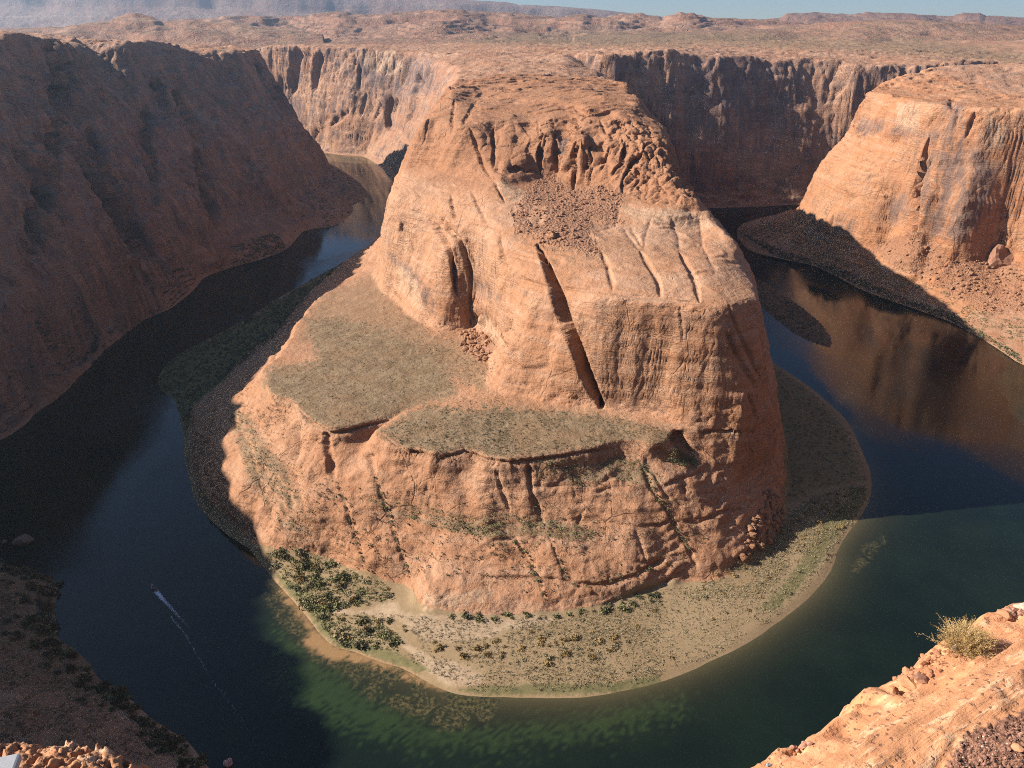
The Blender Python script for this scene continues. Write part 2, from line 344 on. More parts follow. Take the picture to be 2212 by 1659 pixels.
# ------------------------------------------------------------------ carved joints (pixel polylines traced in the photo, width and depth in metres)
R2 = lambda pts: crop(1300, 100, 0.72333, pts)
R6 = lambda pts: crop(1900, 1200, 0.72333, pts)
R5 = lambda pts: crop(600, 1200, 0.72314, pts)
RB = lambda pts: crop(1650, 300, 0.51989, pts)
RC = lambda pts: crop(1450, 850, 0.48232, pts)
R3 = lambda pts: crop(2700, 0, 0.84411, pts)
R1 = lambda pts: crop(0, 0, 0.63291, pts)
R7 = lambda pts: crop(0, 400, 0.60277, pts)
PENY = (300, 1000)
CARVE = [  # (polyline, half-width, depth, kind, y-range)
    (RC([(1380, 240), (1420, 330), (1460, 420), (1500, 540), (1550, 680)]) + R6([(455, 110), (510, 235), (560, 370), (600, 460), (648, 548)]), 5.2, 26, 'clean', PENY),
    (RC([(500, 40), (560, 120), (610, 210), (660, 310), (690, 400), (710, 520), (730, 650)]), 3.2, 9, 'slot', PENY),
    (RC([(590, 60), (660, 130), (730, 190), (780, 290), (810, 390), (825, 480), (825, 600)]), 2.2, 6, 'slot', PENY),
    (RC([(720, 60), (790, 150), (850, 250)]), 2.0, 3, 'pil', PENY),
    (RC([(1070, 180), (1080, 260), (1095, 380), (1110, 480)]), 2.4, 4.5, 'slot', PENY),
    (RC([(850, 500), (835, 600), (825, 690), (840, 740)]), 1.6, 3.5, 'slot', PENY),
    (RC([(1160, 850), (1150, 910), (1110, 950)]), 1.4, 3, 'slot', PENY),
    (RC([(270, 60), (265, 140)]), 1.8, 3.5, 'slot', PENY),
    (RB([(395, 870), (440, 960), (480, 1050), (497, 1135)]), 2.4, 4, 'slot', PENY),
    (RB([(560, 790), (610, 870), (650, 950)]), 2.0, 5, 'slot', PENY),
    (RB([(385, 390), (430, 530), (470, 660), (540, 770)]), 2.4, 6, 'slot', PENY),
    (RB([(565, 400), (562, 500), (560, 600), (555, 690)]), 2.2, 8, 'slot', PENY),
    (RB([(430, 190), (370, 290), (330, 360)]), 3.0, 5, 'slot', PENY),
    (RB([(270, 180), (250, 300), (240, 420)]), 2.5, 4, 'slot', PENY),
    (RB([(920, 400), (915, 550), (920, 740)]), 2.6, 7, 'slot', PENY),
    (RB([(1040, 400), (1030, 560), (1040, 760)]), 2.0, 4, 'slot', PENY),
    (RB([(1160, 310), (1200, 400), (1220, 470)]), 2.0, 6, 'slot', PENY),
    (RB([(1180, 500), (1160, 640), (1165, 790), (1170, 850)]), 2.2, 9, 'slot', PENY),
    (RB([(1300, 520), (1300, 640), (1250, 720)]), 1.8, 5, 'slot', PENY),
    (RB([(1440, 540), (1400, 640), (1370, 720)]), 1.8, 4, 'slot', PENY),
    (RB([(1560, 500), (1540, 640), (1440, 760)]), 2.2, 6, 'slot', PENY),
    (RB([(1700, 570), (1600, 680), (1540, 780), (1540, 880)]), 2.0, 6, 'slot', PENY),
    (RB([(1660, 690), (1650, 800), (1600, 870)]), 1.8, 5, 'slot', PENY),
    (RB([(1420, 440), (1370, 330)]), 1.6, 4, 'slot', PENY),
    (RB([(1550, 400), (1480, 330)]), 2.0, 5, 'slot', PENY),
    (RB([(890, 340), (900, 450)]), 2.0, 4, 'slot', PENY),
    (RB([(1600, 1140), (1690, 1290)]) , 1.8, 3, 'pil', PENY),
    (RB([(1760, 1080), (1720, 1200), (1700, 1310)]), 1.8, 2.5, 'pil', PENY),
    (RB([(1920, 1080), (1960, 1200), (1990, 1330)]), 1.8, 3, 'pil', PENY),
    (RB([(2120, 1100), (2150, 1200), (2130, 1330)]), 1.8, 3, 'pil', PENY),
    (R2([(1480, 1235), (1510, 1310), (1540, 1440)]), 2.2, 4, 'slot', PENY),
    (R2([(1690, 1230), (1740, 1310), (1785, 1390), (1800, 1475)]), 2.4, 5, 'slot', PENY),
    (R2([(1905, 1235), (1950, 1310), (1990, 1400), (2012, 1500)]), 2.4, 5, 'slot', PENY),
    (R2([(1600, 1105), (1680, 1215)]), 2.0, 3, 'pil', PENY),
    (R2([(1860, 1060), (1900, 1150), (1905, 1235)]), 2.0, 3, 'pil', PENY),
    (R2([(2010, 1060), (2030, 1200), (2100, 1330)]), 2.0, 3.5, 'pil', PENY),
    (R2([(945, 1370), (1040, 1385), (1190, 1425)]), 1.4, 2.4, 'slot', PENY),
    (R2([(1255, 1425), (1400, 1440), (1540, 1448), (1640, 1470), (1780, 1480), (1900, 1500), (2085, 1520)]), 1.7, 3.2, 'slot', PENY),
    (R2([(1905, 1510), (1910, 1659)]) + R6([(1080, 60), (1090, 200)]), 1.2, 1.6, 'slot', PENY),
    (R6([(1330, 150), (1370, 230), (1420, 330), (1500, 460)]), 2.0, 3.5, 'slot', PENY),
    (R6([(1340, 0), (1400, 150), (1450, 260), (1520, 400)]), 1.6, 3, 'slot', PENY),
    (R6([(1450, 480), (1480, 570), (1500, 640)]), 1.5, 2.5, 'slot', PENY),
    (RB([(60, 1060), (130, 1180), (200, 1300)]), 1.8, 3, 'pil', PENY), (RB([(150, 1060), (230, 1150), (310, 1280), (330, 1346)]), 1.8, 3, 'pil', PENY),
    (RB([(240, 900), (250, 1000), (270, 1090)]), 2.4, 5, 'slot', PENY), (RB([(620, 1190), (605, 1280), (625, 1346)]), 1.6, 3, 'pil', PENY), (RB([(0, 640), (160, 720), (330, 780), (540, 770)]), 1.6, 2.2, 'pil', PENY),
    (RB([(90, 250), (60, 400), (20, 520)]), 1.8, 3, 'pil', PENY), (RB([(700, 760), (560, 700)]), 2, 3, 'slot', PENY), (RB([(1330, 1180), (1480, 1140), (1520, 1010)]), 1.4, 2, 'pil', PENY),
    (RC([(700, 50), (860, 80), (980, 100), (1080, 170)]), 1.4, 2, 'pil', PENY), (RC([(810, 360), (950, 430), (1100, 500)]), 1.4, 2.2, 'pil', PENY), (RC([(1120, 1160), (1300, 1250), (1500, 1230)]), 1.0, 1.0, 'pil', PENY),
    # top ledges
    (RB([(430, 160), (500, 120), (600, 95), (720, 105)]), 3.2, 4, 'slot', PENY),
    (RB([(190, 130), (280, 60)]), 3.0, 5, 'slot', PENY),
    (RB([(1060, 230), (1140, 240), (1250, 280), (1400, 285), (1500, 270)]), 3.5, 6, 'slot', PENY),
    (R5([(1250, 702), (1380, 800), (1470, 812), (1560, 842), (1640, 822), (1700, 796), (1860, 866)]) + R6([(0, 842), (150, 862), (350, 842), (520, 812), (700, 778)]), 1.5, 3.6, 'slot', (300, 520)),
    (R5([(790, 560), (860, 640), (960, 702), (1060, 690), (1130, 668), (1290, 628)]), 1.5, 3.6, 'slot', (300, 520)),
    (R6([(1180, 700), (1300, 690), (1480, 695)]), 1.2, 2.6, 'slot', (300, 520)),
    # front slickrock slope
    (R5([(930, 690), (950, 780), (965, 860), (985, 930)]), 3.6, 6, 'slot', (300, 520)),
    (R5([(1175, 810), (1190, 860), (1205, 920)]), 3.2, 4.5, 'slot', (300, 520)),
    (R5([(1000, 960), (1050, 1080), (1080, 1200), (1120, 1310), (1150, 1400)]), 1.6, 1.6, 'slot', (300, 520)),
    (R5([(1210, 940), (1260, 1080), (1310, 1220), (1350, 1340), (1400, 1480)]), 1.8, 1.8, 'slot', (300, 520)),
    (R5([(740, 520), (790, 640), (800, 760), (770, 880)]), 2.4, 3, 'pil', (300, 620)),
    (R5([(500, 500), (560, 640), (640, 780), (760, 900), (820, 1080)]), 2.5, 3, 'pil', (300, 620)),
    (R5([(440, 640), (520, 760), (560, 900), (640, 1100), (640, 1300)]), 2.5, 2.5, 'pil', (300, 620)),
    (R5([(280, 900), (320, 1050), (400, 1150)]), 2.0, 2, 'pil', (300, 620)),
    (R6([(250, 850), (260, 980), (280, 1060), (330, 1190)]), 2.2, 3.2, 'slot', (300, 520)),
    (R6([(70, 900), (100, 1000), (150, 1120)]), 1.8, 2.4, 'slot', (300, 520)),
    (R6([(860, 860), (920, 1000), (1000, 1100), (1060, 1220), (1130, 1340), (1170, 1440)]), 2.0, 2.2, 'slot', (300, 520)),
    (R6([(920, 900), (990, 1020), (1045, 1110)]), 1.4, 1.6, 'slot', (300, 520)),
    (R6([(260, 985), (400, 990), (560, 975)]), 1.2, 1.5, 'slot', (300, 520)),
    (R6([(560, 1100), (520, 1190), (700, 1195), (850, 1210), (1000, 1195), (1050, 1160)]), 1.3, 1.5, 'slot', (300, 520)),
    (R6([(1000, 985), (1100, 940), (1220, 905)]), 1.4, 2.2, 'slot', (300, 520)),
    (R6([(1090, 980), (1110, 1030)]), 1.5, 2.2, 'slot', (300, 520)),
    (R6([(1100, 1180), (1180, 1190), (1300, 1130), (1430, 1110)]), 1.6, 2.2, 'slot', (300, 520)),
    (R6([(60, 1280), (180, 1270), (230, 1350), (300, 1480), (340, 1600)]), 1.6, 1.8, 'slot', (300, 520)),
    (R6([(360, 1250), (420, 1400), (460, 1480)]), 1.2, 1.3, 'slot', (300, 520)),
    (R6([(830, 1220), (870, 1330), (900, 1420)]), 1.2, 1.3, 'slot', (300, 520)),
    (R6([(0, 1480), (200, 1490), (400, 1500), (600, 1530), (700, 1520), (850, 1470), (1000, 1380), (1100, 1350)]), 2.0, 2.6, 'slot', (300, 520)),
    (R6([(650, 1640), (800, 1590), (950, 1540), (1100, 1450)]), 1.8, 2.2, 'slot', (300, 520)),
    (R6([(1050, 690), (1090, 760), (1150, 850)]), 5.0, 7, 'slot', (300, 520)),
    (R6([(930, 790), (1010, 830), (1090, 850)]), 4.0, 5, 'slot', (300, 520)),
    # right cliff
    (R3([(1126, 665), (1108, 740), (1082, 830), (1070, 930), (1066, 1000), (1068, 1070)]), 6.0, 20, 'clean', (700, 1400)),
    (R3([(1150, 745), (1110, 790), (1090, 840)]), 3.0, 6, 'slot', (700, 1400)),
    (R3([(845, 420), (800, 520), (770, 610)]), 3.0, 7, 'slot', (700, 1400)),
    (R3([(1270, 500), (1260, 600)]), 3, 4, 'slot', (700, 1400)),
    (R3([(1240, 460), (1245, 510)]), 6, 10, 'slot', (700, 1400)),
    (R3([(1350, 525), (1320, 600), (1310, 630)]), 3.5, 6, 'slot', (700, 1400)),
    (R3([(900, 880), (950, 900)]), 3, 5, 'slot', (700, 1400)),
    (R3([(690, 1010), (665, 1070)]), 2, 4, 'slot', (700, 1400)),
    (R3([(760, 640), (900, 650), (1110, 665)]), 2.5, 3, 'slot', (700, 1400)),
    (R3([(600, 770), (760, 745), (870, 760)]), 2.0, 2, 'slot', (700, 1400)),
    (R3([(860, 400), (960, 400), (1060, 410)]), 4, 5, 'slot', (700, 1400)),
    # far lit wall on the left
    (R1([(1740, 470), (1735, 600), (1735, 760)]), 9, 22, 'slot', (1500, 2400)),
    (R1([(1850, 300), (1820, 450), (1800, 600)]), 16, 22, 'slot', (1500, 2400)),
    (R1([(1990, 330), (1960, 450), (1940, 570)]), 12, 20, 'slot', (1500, 2400)),
    (R1([(1990, 800), (1950, 830), (1930, 890)]), 8, 14, 'slot', (1500, 2400)),
    (R1([(1625, 400), (1600, 440)]), 10, 14, 'slot', (1500, 2400)),
    (R1([(2110, 720), (2060, 780)]), 7, 12, 'slot', (1500, 2400)),
    (R2([(480, 260), (450, 400), (410, 540)]), 8, 18, 'slot', (1500, 2400)),
    (R2([(540, 230), (500, 290), (470, 370)]), 7, 14, 'slot', (1500, 2400)),
    (R2([(330, 390), (305, 500), (320, 590)]), 8, 16, 'slot', (1500, 2400)),
    (R2([(360, 400), (330, 480)]), 6, 12, 'slot', (1500, 2400)),
    (R2([(160, 225), (155, 340)]), 6, 12, 'slot', (1500, 2400)),
    (R2([(195, 370), (165, 490)]), 6, 10, 'slot', (1500, 2400)),
    (R2([(285, 410), (245, 500)]), 5, 10, 'slot', (1500, 2400)),
    (R2([(100, 460), (20, 540)]), 6, 9, 'slot', (1500, 2400)),
    # left shaded wall
    (R7([(360, 20), (400, 120), (370, 300), (330, 480), (280, 640), (250, 820), (210, 1060)]), 10.3, 25.5, 'slot', (500, 1500)),
    (R7([(590, 180), (600, 330), (700, 520), (800, 680), (900, 880), (1010, 1000)]), 14.9, 30.6, 'slot', (500, 1600)),
    (R7([(970, 0), (960, 200), (1000, 420), (1030, 520)]), 9.2, 18.7, 'slot', (500, 1700)),
    (R7([(1250, 60), (1310, 200), (1340, 290)]), 6.9, 15.3, 'slot', (500, 1800)),
    (R7([(1290, 300), (1350, 500), (1380, 650), (1400, 760)]), 10.3, 20.4, 'slot', (500, 1800)),
    (R7([(90, 300), (180, 380), (260, 470), (280, 540)]), 6.9, 11.9, 'slot', (500, 1200)),
    (R1([(330, 240), (380, 320), (420, 420), (400, 600), (380, 750)]), 14.9, 34.0, 'slot', (700, 1600)),
    (R1([(960, 480), (1010, 580), (1040, 670)]), 10.3, 22.1, 'slot', (700, 1700)),
    (R1([(930, 760), (930, 900), (980, 1100)]), 8.0, 15.3, 'slot', (700, 1700)),
    (R1([(1100, 540), (1160, 700), (1250, 880)]), 8.0, 15.3, 'slot', (700, 1700)),
]
ALCOVE = [  # arched hollows: polygon, depth
    (RC([(840, 900), (845, 810), (880, 770), (930, 768), (985, 800), (1040, 860), (1075, 930), (1135, 1060), (1130, 1100), (1010, 1020), (900, 940)]), 3.5, PENY),
    (RC([(725, 560), (740, 505), (790, 488), (815, 520), (810, 620), (740, 690)]), 2.6, PENY),
    (RC([(850, 560), (870, 480), (920, 490), (960, 540), (1010, 640), (940, 640), (850, 740), (835, 640)]), 2.6, PENY),
    (RB([(660, 690), (740, 670), (800, 700), (750, 735), (690, 735)]), 5, PENY),
    (RB([(1040, 400), (1180, 400), (1220, 470), (1160, 500), (1135, 590), (1045, 600), (1050, 460)]), 4, PENY),
    (RB([(750, 350), (890, 340), (915, 420), (915, 690), (830, 680), (800, 560), (830, 470)]), 2.5, PENY),
]

def displace(X, Y, full=True):
    """surface points over the plan grid X, Y"""
    wx = n2(X, Y, 38, 1.1) * 5 + n2(X, Y, 11, 4.2) * 1.6; wy = n2(X, Y, 38, 7.7) * 5 + n2(X, Y, 11, 9.2) * 1.6
    shore = 1.0
    Hp0 = FP_(X, Y)
    k = 0.25 + 0.75 * sm(2, 10, np.maximum(Hp0, 0))
    inpen = (X > -455) & (X < 415) & (Y > 245) & (Y < 2070)
    Hp = np.where(inpen, FP_(X + wx * k * 0.7, Y + wy * k * 0.7), -20)
    wxo = n2(X, Y, 90, 21.1) * 14 + n2(X, Y, 30, 24.2) * 8 + n2(X, Y, 11, 34.2) * 2.5
    wyo = n2(X, Y, 90, 27.7) * 14 + n2(X, Y, 30, 29.2) * 8 + n2(X, Y, 11, 39.2) * 2.5
    Hq0 = FQ_(X, Y)
    ko = sm(8, 45, Hq0) * 0.9 + 0.08
    ko = ko * (1 - 0.88 * sm(380, 430, X) * sm(1250, 1200, Y))       # the right cliff is smooth
    ko = ko * (1 - 0.6 * sm(-60, -120, X) * sm(1680, 1760, Y)) * (1 - .55 * sm(150, 220, X) * sm(1370, 1400, Y) * sm(640, 560, X))
    nearcam = 1 - sm(60, 160, np.sqrt(X ** 2 + Y ** 2))
    ko = ko * (1 - nearcam)
    Hq = FQ_(X + wxo * ko, Y + wyo * ko)
    pen = Hp >= Hq
    H = np.maximum(Hp, Hq)
    top = sm(205, 222, H) * (1 - nearcam)
    zp_mask = top
    H = H + plateau_detail(X, Y) * zp_mask * np.where(pen & (Y < 1000), 1.0, np.where(Y < 1900, 1.25, .9))
    # bench and bar ground
    flat = np.clip(H, 0, 12) / 12
    H = H + n2(X, Y, 24, 3.3) * 0.5 * flat
    if full:
        tz = sm(9, 14, H) * (1 - sm(58, 63, H)) + sm(144, 148, H) * (1 - sm(168, 173, H)) + sm(16, 30, H) * (1 - sm(190, 205, H)) * (~pen) * .7
        if tz.any():
            wz = n2(X, Y, 45, 61.0) * 7 + n2(X, Y, 15, 62.0) * 2.5 + .05 * X
            q = (H + wz) / 4.6; fl_ = np.floor(q); fr = q - fl_
            tstep = (fl_ + sm(.38, .9, fr)) * 4.6 - wz
            H = H + (tstep - H) * np.clip(tz, 0, 1) * np.clip(.18 + n2(X, Y, 34, 64.0) * 1.1, 0, .7) * np.where(pen, .75, 1.0)
        slope = ((H > 9) & (H < 62) & pen)
        H = H + np.where(slope, (n2(X, Y, 16, 5.1) * 1.3 + n2(X, Y, 6, 5.9) * 0.5), 0) * 1.0
    if float(Y.max()) > 2000: H = np.where((Y > 2000) & (Hq0 > 200), far_add(X, Y, H), H)
    return H, pen, Hq, nearcam

def normals(V):
    du = np.gradient(V, axis=1); dv = np.gradient(V, axis=0)
    N = np.cross(du, dv); return N / np.maximum(np.linalg.norm(N, axis=2, keepdims=True), 1e-9)

def carve_all(V, N):
    px, py, dep = proj(V[..., 0], V[..., 1], V[..., 2])
    out = np.zeros(px.shape, F32)
    for pts, hw, dp, kind, yr in CARVE:
        P = np.array(pts)
        s = dep * (1 / FP)
        msc = float(np.median(s[(V[..., 1] > yr[0]) & (V[..., 1] < yr[1])])) if ((V[..., 1] > yr[0]) & (V[..., 1] < yr[1])).any() else 1
        pad = 4 * hw / max(msc, .1) + 12
        mk = (px > P[:, 0].min() - pad) & (px < P[:, 0].max() + pad) & (py > P[:, 1].min() - pad) & (py < P[:, 1].max() + pad) & (V[..., 1] > yr[0]) & (V[..., 1] < yr[1]) & (N[..., 1] < 0.25)
        if not mk.any(): continue
        xx, yy = px[mk], py[mk]
        wob = n2(xx, yy, 14, len(pts)) * 1.6 + n2(xx, yy, 5, 3) * 0.8
        L = np.concatenate([P, np.linspace(0, 1, len(P))[:, None]], 1)
        d, t = dist_poly(xx + wob, yy + wob * .3, L, closed=False)
        d = d * s[mk] * (1 + .25 * n2(xx, yy, 24, 4.4 + hw))
        taper = np.interp(t, [0, .12, .85, 1], [.35, 1, 1, .45])
        if kind == 'slot':
            c = ((1 - sm(hw * 0.3 * taper, hw * taper * 1.0, d)) * 0.75 + np.exp(-d / (hw * 2.6)) * 0.34) * (1 + .25 * n2(xx, yy, 30, 9.4))
        elif kind == 'clean':
            wd = hw * np.interp(t, [0, .15, .45, .85, 1], [.25, .55, 1, .8, .5])
            c = 1 - sm(wd * .25, wd, dist_poly(xx, yy, L, closed=False)[0] * s[mk])
            taper = 1
        else:
            c = np.exp(-d / (hw * 1.1))
        out[mk] = np.maximum(out[mk], c * dp * taper)
    for pts, dp, yr in ALCOVE:
        P = np.array(pts)
        mk = (px > P[:, 0].min() - 5) & (px < P[:, 0].max() + 5) & (py > P[:, 1].min() - 5) & (py < P[:, 1].max() + 5) & (V[..., 1] > yr[0]) & (V[..., 1] < yr[1]) & (N[..., 1] < 0.25)
        if not mk.any(): continue
        xx, yy = px[mk], py[mk]
        d, _ = dist_poly(xx, yy, P); ii = inside(xx, yy, P)
        out[mk] = np.maximum(out[mk], np.where(ii, sm(0, 3.5, d), 0) * dp)
    return out

BLOCKS = RB([(380, 330), (900, 300), (1330, 300), (1600, 240), (1700, 100), (1840, 400), (2100, 740), (2130, 980), (1800, 1010), (1500, 900), (1200, 860), (1150, 760), (900, 760), (560, 760), (450, 560)])
BLOCKS2 = RB([(1400, 330), (1600, 300), (1760, 360), (1900, 520), (2110, 760), (2120, 960), (1800, 990), (1540, 900), (1450, 700)])
def surface(xs, ys):
    X, Y = np.meshgrid(xs.astype(F32), ys.astype(F32))
    H, pen, Hq, nearcam = displace(X, Y)
    V = np.stack([X, Y, H], 2).astype(np.float64)
    N = normals(V)
    st = np.clip((1 - N[..., 2]) * 2.2, 0, 1)                     # steepness
    Z = V[..., 2]
    above = sm(3, 9, Z) * (1 - nearcam)
    # amplitude of big flutes
    right = sm(380, 430, X) * sm(1290, 1230, Y) * (Y > 500)
    amp = np.where(pen, 0.55, np.where(right > 0.5, 1.2, 2.6))
    amp = np.where(pen & (Y > 950), 4.0, amp)
    big = np.where((~pen) & (X < -250) & (Y < 1700), 9.0, 0.0)
    amp = np.where((~pen) & (X < -100) & (Y > 1700), 1.4, amp)
    fl = n3(X, Y, Z, 42, 150, 3.0)
    rd = 1 - np.abs(n3(X, Y, Z, 16, 90, 9.0)) * 2.4
    D = st * above * amp * (fl * 1.3 + rd * 0.35) + st * above * big * n3(X, Y, Z, 85, 260, 71.0)
    # level ledges
    zz = Z + n2(X, Y, 60, 5.5) * 5 + 0.03 * X
    lay = n3(X, Y, zz, 100, 5.0, 14.0) * 0.8 + n3(X, Y, zz, 40, 2.4, 15.0) * 0.3
    lay = np.tanh(lay * 3.2) * 0.42 + lay * .4
    D += st * above * lay * np.where(pen, 0.9, np.where(right > .5, 1.3, np.where((X < -250) & (Y < 1700), 1.2, 2.0)))
    wsm = 1 - .65 * sm(70, 76, Z) * (1 - sm(138, 150, Z)) * pen
    rg = 1 - np.abs(n3(X, Y, Z, 17, 12, 31.0)) * 2.2
    D += above * n3(X, Y, Z, 9, 7, 33.0) * np.where(pen, 0.35, 0.9) * wsm + above * n3(X, Y, Z, 3.8, 2.6, 36.0) * np.where(pen, 0.4, 0.6) * (0.3 + 0.7 * st) + above * np.minimum(rg, .75) * np.where(pen, .45, 1.2) * wsm * (.3 + .7 * st)
    # broken slabs parallel to the beds
    for sel, a, hz, am in ((pen & (Z > 8) & (st > .12) & (Y < 1000), 9.0, 2.8, 1.0), ((~pen) & (Z > 12) & (st > .3) & (right < .5) & (Y > 300), 20.0, 6.5, 3.6), ((~pen) & (Z > 40) & (st > .2) & (right >= .5), 24.0, 7.0, 2.2)):
        if sel.any():
            xs_, ys_, zs_ = X[sel], Y[sel], Z[sel]
            q = n3(xs_, ys_, zs_, a * 1.6, hz * 3, 3.3) * .5
            f, b = cell(xs_ / a + q, ys_ / a + q, (zs_ + n2(xs_, ys_, 50, 5.5) * 4) / hz)
            D[sel] += ((b - .5) * am - (1 - sm(0, .12, f)) * am * .3) * np.clip(st[sel] * 1.6, 0, 1) * np.clip(.55 + n3(xs_, ys_, zs_, 40, 30, 8.8) * 1.2, .05, 1.0)
    # blocks
    px, py, dep = proj(X, Y, Z)
    B = np.array(BLOCKS2)
    mk = pen & inside(px, py, B) & (Y > 560) & (Y < 980) & (N[..., 1] < 0.4)
    if mk.any():
        q = n3(X[mk], Y[mk], Z[mk], 12) * 0.35
        f, b = cell(X[mk] / 10 + q, Y[mk] / 10 + q, Z[mk] / 16 + q)
        f2, b2 = cell(X[mk] / 4.5 + q + 5, Y[mk] / 4.5 + q, Z[mk] / 4.5 + q)
        edge, _ = dist_poly(px[mk], py[mk], B); e = sm(0, 14, edge)
        D[mk] += e * (np.sqrt(np.clip(f, 0, .6)) * 4.6 - 2.6 + (b - .5) * 2.2 + np.sqrt(np.clip(f2, 0, .5)) * 1.4 - .8)
    B = np.array(BLOCKS)
    mk = pen & inside(px, py, B) & (Y > 560) & (Y < 980) & (N[..., 1] < 0.4)
    if mk.any():
        q = n3(X[mk], Y[mk], Z[mk], 20) * 0.3
        f, b = cell(X[mk] / 13 + q, Y[mk] / 15 + q, Z[mk] / 36 + q)
        edge, _ = dist_poly(px[mk], py[mk], B); e = sm(0, 14, edge) * st[mk]
        D[mk] += e * (np.sqrt(np.clip(f, 0, .5)) * 6.0 - 3.4 + (b - .5) * 3.0)
    # rough wall right of the neck and left shaded wall: blocky rims
    mk = (~pen) & (st > .15) & (Z > 150) & (right < .5)
    if mk.any():
        f, b = cell(X[mk] / 26, Y[mk] / 26, Z[mk] / 60)
        D[mk] += st[mk] * (sm(0, .3, f) * 3.5 - 2.4 + (b - .5) * 3.5) * sm(150, 190, Z[mk])
    Nh = N.copy(); 
    V = V + N * D[..., None]
    N2 = normals(V)
    c = carve_all(V, N2)
    Nc = N2.copy()
    for _ in range(10):
        for ax in (0, 1):
            Nc = (np.roll(Nc, 1, ax) + 2 * Nc + np.roll(Nc, -1, ax)) / 4
    Nc /= np.maximum(np.linalg.norm(Nc, axis=2, keepdims=True), 1e-6)
    Nc[..., 2] *= 0.4
    V = V - Nc * c[..., None]
    shallow = Z < 1.0
    return V, pen, st, Z

# ------------------------------------------------------------------ ground cover and painted shade masks, traced on the picture
def pmask(px, py, poly, soft):
    P = np.array(poly, float)
    out = np.zeros(px.shape, F32)
    mk = (px > P[:, 0].min() - soft) & (px < P[:, 0].max() + soft) & (py > P[:, 1].min() - soft) & (py < P[:, 1].max() + soft)
    if not mk.any(): return out
    xx, yy = px[mk], py[mk]
    d, _ = dist_poly(xx, yy, P); d = np.where(inside(xx, yy, P), d, -d)
    d = d + (n2(xx, yy, 9, 2.0) + n2(xx, yy, 3.5, 2.0) * .7) * soft * .8
    out[mk] = sm(-soft * .5, soft * .5, d)
    return out
BS_ = 20
BENCH_OLIVE = [
    (R5([(830, 80), (1000, 60), (1250, 120), (1450, 200), (1640, 230), (1600, 330), (1660, 480), (1420, 560), (1280, 620), (1120, 660), (970, 690), (860, 640), (780, 540), (620, 500), (590, 430), (660, 340), (900, 310), (860, 200)]), BS_),
    (R5([(1240, 690), (1480, 545), (1700, 570), (1936, 600), (1936, 850), (1700, 780), (1560, 830), (1380, 780)]), BS_),
    (R6([(0, 560), (200, 560), (620, 600), (800, 630), (1030, 690), (1040, 740), (930, 775), (700, 765), (500, 795), (350, 820), (150, 840), (0, 830)]), BS_),
]
BENCH_THIN = [([(690, 640), (800, 594), (850, 655), (935, 722), (1005, 735), (1050, 790), (1050, 845), (900, 790), (700, 740), (640, 740)], 14)]
BENCH_SOIL = [(R5([(1250, 0), (1400, 0), (1560, 130), (1680, 160), (1640, 210), (1450, 190), (1300, 120)]), 10), (R5([(1480, 230), (1640, 240), (1936, 300), (1936, 640), (1600, 560), (1620, 460), (1560, 330)]), 10)]
SLOPE_OLIVE = [(R5([(420, 560), (520, 600), (600, 760), (720, 880), (820, 1110), (900, 1220), (860, 1300), (740, 1290), (640, 1120), (500, 900), (430, 640)]), 10),
               (R6([(260, 850), (520, 830), (800, 800), (1000, 960), (900, 1000), (700, 940), (560, 1000), (300, 940)]), 10),
               (R6([(0, 1130), (180, 1140), (420, 1180), (620, 1230), (600, 1290), (300, 1260), (0, 1250)]), 8),
               (R5([(1150, 1050), (1400, 1080), (1700, 1150), (1936, 1180), (1936, 1290), (1600, 1230), (1300, 1140)]), 8),
               (R6([(1040, 770), (1180, 860), (1150, 900), (1000, 850)]), 5), (R6([(1100, 690), (1480, 690), (1500, 720), (1200, 730)]), 4)]
RUBBLE = [(RB([(940, 740), (1060, 790), (1180, 870), (1400, 830), (1540, 900), (1500, 1000), (1510, 1120), (1300, 1060), (1290, 1200), (1380, 1345), (900, 1260), (880, 1200), (740, 1180), (700, 1040), (800, 900), (880, 810)]), 16),
          (RC([(740, 960), (850, 920), (1000, 1000), (1050, 1060), (950, 1200), (870, 1160), (780, 1100)]), 6)]
TALUS = [(R3([(860, 1160), (1000, 1100), (1070, 1072), (1130, 1120), (1235, 1200), (1150, 1290), (960, 1250)]), 9), (R3([(1230, 1210), (1300, 1195), (1400, 1170), (1530, 1200), (1578, 1330), (1578, 1465), (1400, 1455), (1150, 1330)]), 10)]
RUB_HOLE = [(RB([(800, 1040), (880, 960), (960, 990), (950, 1120), (840, 1140)]), 5)]
PALE = [(RB([(560, 780), (640, 800), (820, 870), (760, 950), (700, 960), (640, 900)]), 5), (RB([(1500, 970), (1650, 1000), (2000, 1010), (2200, 1060), (2200, 1180), (1900, 1120), (1600, 1080)]), 8),
        (RC([(220, 400), (330, 460), (400, 540), (470, 820), (360, 720), (240, 560)]), 5), (RC([(860, 910), (900, 820), (960, 800), (1040, 870), (1060, 940), (1130, 1080), (1000, 1010)]), 4),
        (R3([(985, 475), (1090, 490), (1090, 590), (1040, 600), (985, 590)]), 5), (R3([(1420, 530), (1500, 600), (1480, 680), (1410, 710), (1380, 640)]), 6),
        (R2([(130, 150), (350, 130), (400, 230), (330, 280), (250, 260)]), 8), (crop(1000, 2100, .72333, [(920, 330), (1100, 330), (1300, 290), (1310, 330), (1240, 380), (1090, 420), (920, 420)]), 6)]
